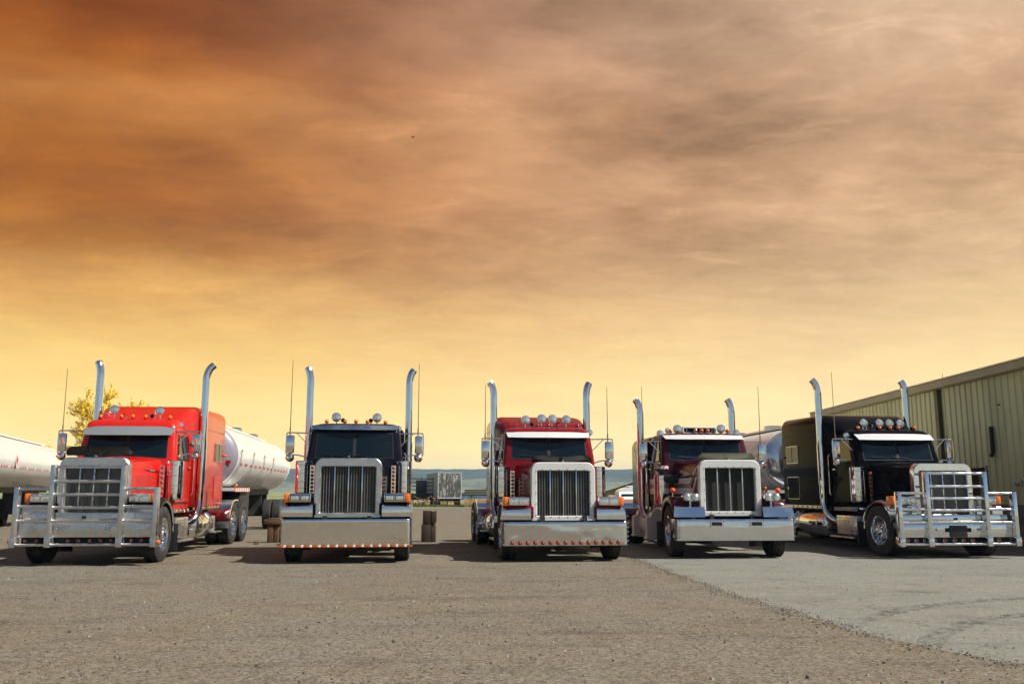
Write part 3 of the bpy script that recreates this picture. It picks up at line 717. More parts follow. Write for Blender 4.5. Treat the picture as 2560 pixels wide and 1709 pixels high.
    if sl:
        y1, zt, w = sl
        if cfg.get('flat_sleeper'): ys = [(3.30, zt-.02), (3.5, zt), (y1-.1, zt), (y1, zt-.04)]
        else: ys = [(2.72, rt-.06, .86), (2.9, rt+.06, .92), (3.08, rt+.2, .98), (3.25, zt-.14, 1.03), (3.45, zt-.04, w), (3.8, zt, w), (y1-.12, zt+.03, w), (y1-.03, zt, w-.02), (y1, zt-.05, w-.05)]
        secs = []
        for q in ys:
            y, z = q[0], q[1]; ww = q[2] if len(q) > 2 else w
            L = rrect(-ww, ww, 1.0 if y > 3.29 else rt-.5, z, (.03, .24 if not cfg.get('flat_sleeper') else .16), 8)
            if not cfg.get('flat_sleeper') and y < 3.7: L = [(x, zz-(.05*(1-(x/ww)**2)*(3.7-y) if zz > z-.2 else 0)) for x, zz in L]
            secs.append([(x, y, zz) for x, zz in L])
        g = MB(); g.loft(secs, True); slp = g.build('sleeper', P, T, 40)
        for s in (-1, 1):
            def sq(nm, mt, a, b, c, d_, r, off, th, par):
                L = rrect(a, b, c, d_, r, 4); g = MB(); g.slab([(s*(w+off), y, z) for y, z in L], (s*th, 0, 0)); return g.build(nm, mt, par)
            if not cfg.get('flat_sleeper'):
                wy = y1-1.05
                fr = sq('window_frame', 'brushed', wy-.02, wy+.72, 2.05, 2.50, .06, .001, .012, slp); sq('window', 'glass', wy-.002, wy+.702, 2.068, 2.482, .045, .0135, .003, slp)
                B('window_divider', 'gasket', slp, *sorted((s*(w+.0165), s*(w+.02))), wy+.33, wy+.36, 2.09, 2.46)
                fr = sq('locker_door_frame', cfg.get('locker', P), wy, wy+.72, 1.14, 1.71, .06, .001, .006, slp); sq('locker_door', P, wy+.016, wy+.704, 1.156, 1.694, .05, .0075, .004, slp)
                g = MB(); g.rbox(*sorted((s*(w+.011), s*(w+.03))), wy+.62, wy+.66, 1.38, 1.46, r=.006); g.build('latch', 'chrome', slp)
                B('seam', 'gasket', slp, *sorted((s*(w+.0005), s*(w+.002))), 3.5, y1-.14, 2.755, 2.762)
                g = MB(); g.sphere((s*(w+.04), y1-.2, 2.22), .05, 10, 1, .7, .7); g.build('side_marker', 'amber', slp)
            # marker strip below
            st = B('marker_strip', 'polished', slp, *sorted((s*(w-.03), s*(w+.012))), 3.4, y1-.05, .93, .998)
            for k in range(int((y1-3.6)/.28)):
                inst('marker_light', 'round_light', round_light_mesh, 'amber', st, (s*(w+.012), 3.6+k*.28, .965), (0, 0, s*R(90)), (.8, .8, .8))
    for s in (-1, 1):
        st = B('cab_skirt', 'polished', T, *sorted((s*.96, s*1.008)), 2.05, 3.3, .90, .975)
        for k in range(4): inst('marker_light', 'round_light', round_light_mesh, 'amber', st, (s*1.008, 2.3+k*.28, .94), (0, 0, s*R(90)), (.8, .8, .8))
    # --- roof lights
    for (x, z) in cfg['markers']: marker(T, x, cfg.get('marker_y', 2.36), z-.045, cfg.get('marker_mat', 'amber'), P if cfg.get('painted_markers') else 'chrome')
    for (x, y, z, sc) in cfg['spots']: spot(T, x, y, z-.01, random.uniform(-.1, .1), sc*.88)
    for s in (-1, 1):      # horns
        g = MB(); y0 = 2.55; g.lathe([(-.04, .05), (0, .03), (.1, .017), (.35, .014), (.36, .001)], (s*.30, y0, rt+.075), 'y', 12); g.tube([(s*.30, y0+.2, rt+.07), (s*.30, y0+.2, rt-.01)], .012, 6); g.build('air_horn', 'chrome', T)
    # --- stacks
    for i, s in enumerate((-1, 1)):
        ztop, bend, xs = cfg['stacks'][i]; x = xs*s; y = 3.47; r = .083
        g = MB(); path = [(x-s*.28, y-.45, .62), (x-s*.14, y-.30, .66), (x-s*.03, y-.12, .80), (x, y-.02, 1.02), (x, y, 1.2)]
        g.tube(smooth2(path, 5), .075, 16); 
        zb = ztop-.40; up = [(x, y, 1.18), (x, y, 1.9), (x, y, zb-.02), (x, y, zb+.02)]
        ang = 0
        for k in range(1, 7):
            a = R(48)*k/6; up.append((x+bend*(1-math.cos(a))*.62, y+.05*(1-math.cos(a)), zb+.02+.42*math.sin(a)/math.sin(R(48))*.72))
        up.append((up[-1][0]+bend*.16, up[-1][1]+.02, ztop-.01))
        pipe = g.build('exhaust_elbow', 'polished', T, 60)
        g = MB(); g.tube(up, r, 22, False); st = g.build('exhaust_stack', 'chrome', T, 60)
        g = MB(); g.tube([up[-1], tuple(Vector(up[-2])*.6+Vector(up[-1])*.4)], r*.93, 20, True); g.build('stack_mouth', 'hole_dark', st, 60)
        g = MB(); g.tube([(x, y, 1.5), (x, y, 2.45)], r+.012, 22); g.build('heat_shield', 'chrome', st, 60)
        g = MB(); g.box(min(x, s*.9), max(x, s*.9), y+.0, y+.05, 2.3, 2.36); g.build('stack_bracket', 'frame_black', T)
    # --- mirrors, antennas
    for i, s in enumerate((-1, 1)):
        x, z = s*1.36, 2.33+cfg.get('mz', 0); y = 2.16
        e = empty('mirror', T)
        g = MB(); xa = x+s*.09
        g.tube(smooth2([(s*.93, y+.02, z+.24), (s*1.2, y, z+.245), (xa-s*.05, y, z+.245), (xa, y, z+.20), (xa, y, z-.18), (xa-s*.05, y, z-.225), (s*1.2, y, z-.225), (s*.99, y+.02, z-.29)], 5), .014, 8)
        g.tube([(s*.96, y, z-.04), (s*1.24, y, z+.24)] if s*0 == 0 and cfg.get('brace', 1) > 0 else [(s*.96, y, z+.2), (s*1.24, y, z-.2)], .010, 6); g.build('mirror_arm', 'chrome', e, 60)
        g = MB(); g.rbox(x-.085, x+.075, y-.035, y+.04, z-.19, z+.195, r=.03); mh = g.build('mirror_head', 'chrome', e)
        B('mirror_glass', 'polished', e, x-.07, x+.06, y+.041, y+.045, z-.17, z+.175)
        g = MB(); g.lathe([(-.06, .001), (-.055, .04), (-.035, .07), (0, .09), (.008, .092)], (x-.01, y, z-.28), 'y', 18); g.build('round_mirror', 'chrome', e, 60)
        g = MB(); g.sphere((x-.01+s*.055, y-.055, z-.285), .03, 10); g.build('signal_lamp', 'amber', e)
        if cfg.get('mirror_signal'):
            g = MB(); g.rbox(x-.02, x+.02, y-.05, y-.03, z-.02, z+.1, r=.008); g.build('signal_lamp', 'amber', e)
        az = cfg['antennas'][i]
        if az:
            g = MB(); g.tube([(x-.02, y, z+.25), (x-.02+cfg.get('alean', 0), y, az)], [.011, .006], 6); g.tube([(x-.02, y, z+.2), (x-.02, y, z+.36)], .016, 8); g.build('antenna', 'antenna', T)
    # --- air cleaners
    for s in (-1, 1):
        x, y, r = s*1.035, 1.90, .172; z0, z1 = cfg['air']
        g = MB(); g.lathe([(z0-.04, .06), (z0-.035, r*.8), (z0, r), (z1-.10, r), (z1-.095, r+.006), (z1-.08, r+.006), (z1-.075, r), (z1-.015, r), (z1, r*.9), (z1+.004, .001)], (x, y, 0), 'z', 30); ac = g.build('air_cleaner', 'chrome', T, 40)
        for q in (.14, .34, .60): g = MB(); g.lathe([(z0+(z1-z0)*q-.012, r+.001), (z0+(z1-z0)*q-.008, r+.006), (z0+(z1-z0)*q+.008, r+.006), (z0+(z1-z0)*q+.012, r+.001)], (x, y, 0), 'z', 30); g.build('clamp_band', 'polished', ac)
        B('bracket', 'chrome', ac, *sorted((s*.86, s*1.0)), 1.92, 2.0, z0+.02, z0+.06)
        if cfg.get('precleaner'):
            g = MB(); g.lathe([(z1, .07), (z1+.05, .06), (z1+.08, .10), (z1+.12, .15), (z1+.125, .155), (z1+.20, .155), (z1+.205, .15), (z1+.215, .001)], (x, y, 0), 'z', 26); pc = g.build('precleaner', 'black_plastic', ac)
            g = MB(); g.lathe([(z1+.13, .157), (z1+.195, .157)], (x, y, 0), 'z', 26); g.build('label_band', 'label_band', ac)
            g = MB(); g.tube(smooth2([(x, y, z1-.09), (x-s*.06, y-.1, z1-.09), (s*.82, y-.22, z1-.09), (s*.72, y-.25, z1-.09)], 4), .10, 14); g.build('intake_hose', 'black_plastic', ac)
        elif cfg.get('lightbar', True):
            # lamp column beside the cleaner
            pl = B('lamp_plate', 'chrome', T, *sorted((s*.79, s*.885)), 1.70, 1.715, z0-.02, z1-.10)
            for k in range(7): round_light(pl, s*.838, 1.699, z0+.03+k*(z1-z0-.18)/6, cfg.get('plate_mat', 'amber_dim'), None, 1.0)
    # --- tanks, steps and boxes along the frame
    tk = cfg['tank']
    for s in (-1, 1):
        x = s*.86; r = .30; z = .585
        g = MB(); g.lathe([(tk[0], .001), (tk[0]+.015, r*.75), (tk[0]+.05, r*.97), (tk[0]+.07, r), (tk[1]-.07, r), (tk[1]-.05, r*.97), (tk[1]-.015, r*.75), (tk[1], .001)], (x, 0, z), 'y', 36); ft = g.build('fuel_tank', tk[2], T, 40)
        for q in (.22, .78):
            yy = tk[0]+(tk[1]-tk[0])*q; g = MB(); g.lathe([(yy-.03, r+.001), (yy-.026, r+.008), (yy+.026, r+.008), (yy+.03, r+.001)], (x, 0, z), 'y', 36); g.build('tank_strap', 'brushed' if tk[2] != 'paint_grey' else 'paint_grey', ft)
        if tk[2] != 'paint_grey':
            bx = B('battery_box', 'brushed', T, *sorted((s*.60, s*1.10)), 1.95, 2.90, .38, .80, r=.015)
            for k in range(7): B('tread_rib', 'brushed', bx, *sorted((s*1.101, s*1.108)), 1.99, 2.86, .42+k*.052, .44+k*.052)
            B('step', 'brushed', T, *sorted((s*.62, s*1.20)), 1.95, 3.05, .30, .335, r=.006)
            B('step', 'brushed', T, *sorted((s*.9, s*1.19)), tk[1]+.05, tk[1]+.75, .36, .39, r=.006)
            bx = B('tool_box', 'brushed', T, *sorted((s*.62, s*1.08)), tk[1]+.05, tk[1]+.42, .40, .76, r=.015)
            for k in range(5): B('tread_rib', 'brushed', bx, *sorted((s*1.081, s*1.088)), tk[1]+.08, tk[1]+.39, .44+k*.06, .465+k*.06)
            g = MB(); g.tube([(s*.86, tk[0]-.004, .62), (s*.86, tk[0]+.004, .62)], .11, 20); bd = g.build('oval_badge', 'red_lens', ft); 
        else:
            for q in (0, 1):
                ya = 2.45+q*1.40; L = arc((x, z), .36, -50*s if s > 0 else 230, 80 if s > 0 else 100, 12)
                L = L + [(x+s*.34, z+.30), (x+s*.40, z+.28), (x+s*.40, z-.28)]
                g = MB(); pts = [(x-s*.05, z+.42), (x+s*.12, z+.40), (x+s*.28, z+.28), (x+s*.30, z+.20), (x+s*.40, z+.16), (x+s*.40, z-.26), (x+s*.44, z-.30), (x-s*.05, z-.34)]
                g.slab([(a, ya, b) for a, b in pts], (0, .26, 0)); g.build('tank_step', 'paint_grey', T)
        # rear quarter fender
        y0 = cfg['rear'][0]; R1 = .60
        P1 = [(y0+R1*math.cos(R(a)), .53+R1*math.sin(R(a))) for a in range(180, 84, -8)]
        P1 = [(y0-R1-.0, .42)] + P1 + [(y0+.32, .53+R1), (y0+.40, .53+R1-.03)]
        g = MB(); g.loft([[(s*.68, a, b) for a, b in P1], [(s*1.24, a, b) for a, b in P1], [(s*1.25, a+(.02 if a < y0 else 0), b-.03) for a, b in P1]], False, False); g.build('rear_fender', 'chrome', T, 40)
        g = MB(); g.rbox(*sorted((s*.80, s*1.24)), 1.62, 1.65, .16, .70, r=.006); g.build('mud_flap', 'black_plastic', T)
    # fifth wheel
    g = MB(); yf = sum(cfg['rear'])/2; g.rbox(-.45, .45, yf-.5, yf+.5, 1.05, 1.13, r=.03); g.box(-.4, .4, yf-.1, yf+.1, .88, 1.05); g.build('fifth_wheel', 'frame_black', T)
    g = MB(); g.box(-.9, .9, 3.35, 5.2, .70, .76); g.build('deck_plate', 'frame_black', T)
    return T

def bumper(T, cfg):
    z0, z1, mt = cfg['bumper'][:3]; hw = 1.22; amp, bulge = cfg['bumper'][4:6]
    nz = 12; nx = 60; cols = []
    zr = [z1]+[z1-.010-(z1-z0-.020)*k/nz for k in range(nz+1)]+[z0]
    def col(x, yo, flat):
        c = [(x, yo+.05, z1)]
        for k, z in enumerate(zr):
            u = 2*(z-z0)/(z1-z0)-1; d = amp*(mnoise.noise((x*1.5, z*3.2, amp*900))+.5*mnoise.noise((x*4, z*6, 3)))*(1-abs(u)**4) if flat else 0
            c.append((x, yo+(.008 if k in (0, len(zr)-1) else 0)+d+bulge*u*u+.004*(1-u), z))
        return c+[(x, yo+.05, z0)]
    cols += [col(-hw-.012, .42, 0), col(-hw-.010, .14, 0), col(-hw+.004, .06, 0), col(-hw+.03, .018, 0), col(-hw+.065, .002, 0)]
    for k in range(nx+1): cols.append(col((-hw+.08)+(2*hw-.16)*k/nx, 0, 1))
    cols += [col(hw-.065, .002, 0), col(hw-.03, .018, 0), col(hw-.004, .06, 0), col(hw+.010, .14, 0), col(hw+.012, .42, 0)]
    g = MB(); g.loft(cols, False, False); b = g.build('bumper', mt, T, 40)
    g = MB(); g.box(-1.0, 1.0, .05, .26, z1-.03, z1-.012); g.box(-.5, .5, .1, .4, z0+.05, z1-.05); g.build('bumper_bracket', 'frame_black', b)
    kind = cfg['bumper'][3]
    if kind == 'strip':
        for k in range(31):
            x = -1.2+k*.08; nm, mt2 = (('marker_light', 'amber_strip') if k % 2 == 0 else ('reflector', 'tape_white'))
            wd = .055 if k % 2 == 0 else .024
            B(nm, mt2, b, x-wd, x+wd, -.014, .012, z0-.036, z0-.003, r=.005)
    elif kind == 'dots':
        for k in range(15): round_light(b, -1.055+k*.148, -.003, z0+.055, 'amber_dim', 'red_lens', .88)
        for x in (-.48, -.34, .40, .54): g = MB(); g.sphere((x, -.004, z0+.26), .014, 8); g.build('bolt', 'chrome', b)
    elif kind == 'slots':
        for s in (-1, 1):
            B('tow_slot', 'hole_dark', b, s*.41-.115, s*.41+.115, -.012, .0, z1-.135, z1-.045)
            ring_frame(rrect(s*.41-.125, s*.41+.125, z1-.145, z1-.035, .01, 3), rrect(s*.41-.105, s*.41+.105, z1-.125, z1-.055, .01, 3), -.018, -.004, .003).build('slot_trim', 'brushed', b)
            for q in (-1, 1):
                for w in (z1-.045, z1-.13): g = MB(); g.sphere((s*.41+q*.15, -.006, w), .013, 8); g.build('bolt', 'chrome', b)
    for q in range(5):
        g = MB(); g.sphere((hw+.02, .14, z0+.08+q*.085), .022, 8); g.build('bolt', 'chrome', b)

def guard(T, cfg):
    mt = cfg['guard']; dg = cfg.get('gz', 0); sx = cfg.get('gx', 0)
    e = empty('grille_guard', T)
    y = -.14
    def up(x, z0, z1, w):
        g = MB(); g.rbox(x-w/2, x+w/2, y-.05, y+.09, z0, z1, r=.012); g.build('upright', mt, e)
        g = MB(); g.rbox(x-w/2-.015, x+w/2+.015, y-.065, y+.10, z0-.02, z0+.17, r=.012); g.build('foot_sleeve', mt, e)
    zb = .36+dg
    for s in (-1, 1):
        up(sx+s*.625, zb, 1.82+dg, .085); up(sx+s*1.235, zb, 1.42+dg, .085)
    def rail(x0, x1, z, r=.030, yy=y):
        g = MB(); g.tube([(sx+x0, yy, z), (sx+x1, yy, z)], r, 14); g.build('rail', mt, e)
    for z in (1.785, 1.525, 1.285, 1.05): rail(-.585, .585, z+dg)
    for s in (-1, 1):
        for z in (1.39, 1.07, .81): rail(s*.665, s*1.195, z+dg, .030)
    rail(-1.195, 1.195, .385+dg, .026, y+.005)
    rail(-.585, .585, .815+dg, .026)
    g = MB(); g.rbox(sx-1.19, sx+1.19, -.085, -.06, .515+dg, .80+dg, r=.008); pl = g.build('bumper_plate', mt, e)
    g = MB(); g.rbox(sx-1.15, sx+1.15, -.03, .0, .78+dg, .96+dg, r=.008); g.build('upper_plate', mt, e)
    g = MB(); g.box(sx-1.15, sx+1.15, -.02, .22, .40+dg, .52+dg); g.build('lamp_channel', 'hole_dark', e)
    g = MB(); g.box(-.9, .9, .0, .3, .56+dg, .74+dg); g.build('bumper_beam', 'frame_black', e)
    for x in cfg['guard_lamps']: round_light(e, x+sx, -.026, .455+dg, 'amber_dim', 'black_plastic' if mt == 'brushed' else 'chrome', 1.05)
    for s in (-1, 1):
        g = MB(); g.rbox(s*.45-.05, s*.45+.05, -.10, -.08, .655+dg, .685+dg, r=.008); g.sphere((s*.45, -.10, .67+dg), .03, 10); g.build('tow_eye', 'galvanised', e)
        g = MB(); g.rbox(*sorted((sx+s*1.285, sx+s*1.34)), -.16, -.10, .505+dg-.1, .565+dg-.1, r=.015); g.build('side_lamp', 'amber', e)
    B('receiver', 'hole_dark', e, -.035, .035, -.045, -.031, .85+dg, .90+dg)
    if cfg.get('plate'):
        g = MB(); g.rbox(-.19, .19, -.10, -.088, .52+dg, .75+dg, r=.006); g.build('licence_plate', 'black_plastic', e)
        for s in (-1, 1): B('tow_slot', 'hole_dark', e, *sorted((s*.195, s*.28)), -.092, -.0855, .62+dg, .70+dg)
    # stays back to the frame
    for s in (-1, 1):
        g = MB(); g.box(sx+s*.625-.02, sx+s*.625+.02, -.05, .3, .60+dg, .72+dg); g.build('stay', 'frame_black', e)

pm('amber_hot', (.85, .09, .012), .18, coat=.8, var=.1, vscale=60)
pm('antenna', (.25, .20, .10), .5, .3)
def label_band():
    m = bpy.data.materials.new('label_band'); m.use_nodes = True; t = NT(m.node_tree); b = t.n['Principled BSDF']
    tc = t.new('ShaderNodeTexCoord'); n = t.noise(tc.outputs['Object'], 22, 2, .5)
    t.put(b.inputs['Base Color'], t.ramp(n, [(.40, (.5, .04, .06)), (.46, (.7, .68, .65)), (.58, (.08, .08, .08)), (.62, (.7, .68, .65))], 'CONSTANT')); M['label_band'] = m
label_band()

TRUCKS = [
 dict(pos=(-7.866, 16.79), yaw=4.78, paint='paint_red', label='bright red sleeper semi truck with satin aluminium bar guard', roof=2.87, dz=0, shell='brushed', grille='mesh',
      front='guard', guard='brushed', gx=.07, guard_lamps=[-1.08, -.88, -.67, -.33, -.14, .06, .25, .44, .80, .98, 1.14], deflector=(-.62, .60, 2.02, .17, 'smoke_plastic'), fender_trim='chrome', fender='paint_black',
      visor=(2.495, 2.69, 1.86, 'visor_grey'), sleeper=(6.08, 3.26, 1.08), markers=[(-.69, 2.915), (-.263, 2.92), (-.03, 2.92), (.237, 2.915), (.746, 2.90)], painted_markers=True,
      spots=[(-.442, 2.42, 3.07, 1), (.502, 2.42, 3.05, 1), (.93, 2.5, 2.76, .62)], stacks=[(4.25, -.22, 1.17), (4.21, .42, 1.17)], antennas=(3.9, None), mz=.02, air=(1.20, 1.97), rear=(6.75, 8.05), tank=(3.55, 4.95, 'chrome'), pod='brushed', splash='brushed', mirror_signal=True, steer=0),
 dict(pos=(-3.127, 17.206), yaw=6.43, paint='paint_navy', label='black semi truck seen head-on with deep mirror-polished bumper', roof=2.80, dz=0, shell='brushed', grille='fins',
      front='bumper', bumper=(.345, .825, 'mirror', 'strip', .0012, 0), visor=(2.64, 2.745, 2.0, 'chrome'), sleeper=(4.4, 2.78, 1.04), flat_sleeper=True,
      markers=[(-.633, 2.835), (-.243, 2.84), (-.007, 2.84), (.237, 2.835), (.627, 2.825)], spots=[(-.438, 2.45, 2.945, 1.0), (.44, 2.45, 2.94, 1.0), (-.9, 2.5, 2.70, .75), (.9, 2.5, 2.70, .75)],
      stacks=[(4.16, -.24, 1.13), (4.14, .26, 1.13)], antennas=(4.13, 4.10), air=(1.32, 1.975), rear=(6.0, 7.3), tank=(3.5, 4.7, 'chrome'), plate_mat='amber_dim', splash='mirror'),
 dict(pos=(1.051, 17.6), yaw=7.01, paint='paint_maroon', label='maroon sleeper semi truck with white grille frame and round-lamp chrome bumper', roof=2.74, dz=-.07, shell='paint_white', shell_bolts=True, grille='fins',
      front='bumper', bumper=(.315, .76, 'polished', 'dots', .011, .004), deflector=(-.61, .62, 1.92, .13, 'smoke_plastic'), visor=(2.49, 2.62, 1.90, 'visor_steel'), sleeper=(5.25, 3.08, 1.07), locker='brushed',
      markers=[(-.681, 2.77), (-.202, 2.775), (.042, 2.78), (.257, 2.775), (.702, 2.775)], marker_mat='red_lens', spots=[(-.449, 2.5, 2.92, 1), (-.087, 2.5, 2.95, 1), (.155, 2.5, 2.945, 1), (.472, 2.5, 2.935, 1), (.98, 2.4, 2.645, .72)],
      stacks=[(3.86, -.24, 1.06), (3.88, .22, 1.14)], antennas=(3.64, 3.64), mz=-.10, air=(1.23, 1.87), rear=(6.2, 7.5), tank=(3.5, 4.9, 'chrome'), splash='polished'),
 dict(pos=(4.50, 18.294), yaw=4.4, paint='paint_plum', label='older dark plum semi truck with white striped hood and twin round headlamps', roof=2.66, dz=0, old=True, shell='paint_white', shell_bolts=True, grille='screen',
      front='bumper', bumper=(.37, .79, 'polished', 'slots', .004, .012), deflector=(-.60, .62, 1.99, .135, 'deflector_tan'), visor=(2.49, 2.60, 1.86, 'visor_steel'), sleeper=(5.05, 2.63, 1.02), flat_sleeper=True,
      markers=[(-.69, 2.70), (-.112, 2.715), (.033, 2.715), (.178, 2.715), (.641, 2.71)], spots=[(-.937, 2.35, 2.65, .8), (-.70, 2.6, 2.74, .6), (-.517, 2.42, 2.76, 1), (.506, 2.42, 2.77, 1), (.854, 2.4, 2.68, .8)],
      stacks=[(3.54, -.28, 1.14), (3.56, -.22, 1.12)], antennas=(3.70, 3.72), mz=-.12, air=(1.07, 1.70), precleaner=True, rear=(5.9, 7.2), tank=(2.7, 4.5, 'paint_grey'), steer=-4),
 dict(pos=(8.976, 18.494), yaw=6.38, paint='paint_black', label='black tall-sleeper semi truck with polished bar guard beside the warehouse', roof=2.76, dz=-.06, shell='chrome', grille='mesh',
      front='guard', guard='polished', gz=-.085, gx=-.02, guard_lamps=[-1.03, -.84, -.66, -.45, -.24, -.03, .16, .36, .75, .93], fender_trim='chrome', fender='polished', plate=True,
      visor=(2.485, 2.635, 1.86, 'visor_steel'), sleeper=(5.92, 3.20, 1.08), locker='brushed', markers=[(-.738, 2.785), (-.211, 2.79), (.042, 2.79), (.245, 2.79), (.635, 2.79)], painted_markers=True,
      spots=[(-.505, 2.5, 2.92, .95), (-.118, 2.5, 2.92, .95), (.128, 2.5, 2.915, .95), (.389, 2.5, 2.915, .95), (-1.02, 2.35, 2.62, .65)], stacks=[(4.05, -.34, 1.12), (4.04, -.2, 1.14)], antennas=(4.05, 4.05), mz=-.06,
      air=(1.13, 1.88), rear=(6.6, 7.9), tank=(3.45, 5.3, 'chrome'), mirror_signal=True, steer=3),
]
pm('mirror', (.82, .80, .77), .035, 1, var=.03, rvar=.5, bump=.015, bscale=5, dirt=(.34, .30, .25), dirt_amt=.10, dirt_scale=4)
pm('dented', (.74, .745, .76), .10, 1, var=.06, rvar=.5, bump=.6, bscale=1.6, dirt=(.34, .31, .27), dirt_amt=.25, dirt_scale=3)
pm('visor_steel', (.70, .70, .69), .35, .3, var=.03, rvar=.1)
pm('visor_grey', (.24, .245, .255), .35, .3, var=.03, rvar=.1)
pm('deflector_tan', (.20, .19, .13), .3, var=.1)
built = [truck(c) for c in TRUCKS]

# stripes and roof vent on the plum truck
def plum_extras():
    T = built[3]
    def hw(y):
        L = [(.34, .62), (.7, .645), (1.1, .68), (1.6, .735), (2.02, .79)]
        for (a, b), (c, d) in zip(L, L[1:]):
            if y <= c: return b+(d-b)*(y-a)/(c-a)
        return .79
    def sx(y, z):
        w = hw(y)
        if z < 1.60: return w
        if z < 1.70: return w*(1-.035*(z-1.6)/.1)
        if z < 1.80: return w*(.965-.015*(z-1.7)/.1)
        return w*(.95-.05*(z-1.80)/.08)
    def ribbon(pts, mat, s):
        """pts: list of (y, z_low, z_high)"""
        lo = []; hi = []; mid = []
        P = []
        for (a, b) in zip(pts, pts[1:]):
            for k in range(6):
                q = k/6; P.append(tuple(u+(v-u)*q for u, v in zip(a, b)))
        P.append(pts[-1]); rows = []
        for (y, za, zb) in P:
            rows.append([(s*(sx(y, z)+.006), y, z) for z in [za+(zb-za)*k/6 for k in range(7)]])
        g = MB(); g.loft(rows, False, False); g.build('hood_stripe', mat, T)
    for s in (-1, 1):
        ribbon([(.62, 1.80, 1.86), (.92, 1.50, 1.62), (1.9, 1.50, 1.62)], 'paint_white', s)
        ribbon([(.60, 1.72, 1.79), (.88, 1.42, 1.49), (1.9, 1.42, 1.49)], 'paint_gold', s)
        ribbon([(.48, 1.66, 1.78), (.52, 1.60, 1.75), (.75, 1.30, 1.41), (1.9, 1.28, 1.41)], 'paint_white', s)
        for (z0, z1, mt) in ((1.50, 1.62, 'paint_white'), (1.42, 1.49, 'paint_gold'), (1.28, 1.41, 'paint_white')):
            B('cab_stripe', mt, T, *sorted((s*1.011, s*1.0145)), 2.1, 3.16, z0, z1)
        for (a, b, c, d, mt) in ((4.9, 4.6, .12, 0, 'paint_white'), (4.65, 4.35, .07, 0, 'paint_gold')):
            g = MB(); g.slab([(s*1.021, a, 2.40), (s*1.021, a-c, 2.40), (s*1.021, a-.95-c, 1.1), (s*1.021, a-.95, 1.1)], (s*.004, 0, 0)); g.build('sleeper_stripe', mt, T)
    g = MB(); L = rrect(-.37, .42, 2.66, 2.80, .04, 4)
    v = ring_frame(L, rrect(-.34, .39, 2.68, 2.785, .03, 4), 2.48, 2.95, .008).build('roof_vent', 'paint_white', T)
    B('vent_opening', 'hole_dark', v, -.35, .40, 2.62, 2.66, 2.675, 2.79)
    B('vent_lid', 'paint_white', v, -.36, .41, 2.5, 3.1, 2.79, 2.81, r=.006)
plum_extras()
def red_extras():
    T = built[0]      # hood-side trim spears
    for s in (-1, 1):
        g = MB(); g.slab([(s*.705, 1.52, 1.735), (s*.66, 1.12, 1.775), (s*.705, 1.52, 1.765), (s*.745, 1.95, 1.75)], (s*.012, 0, .0)); g.build('hood_spear', 'chrome', T)
red_extras()

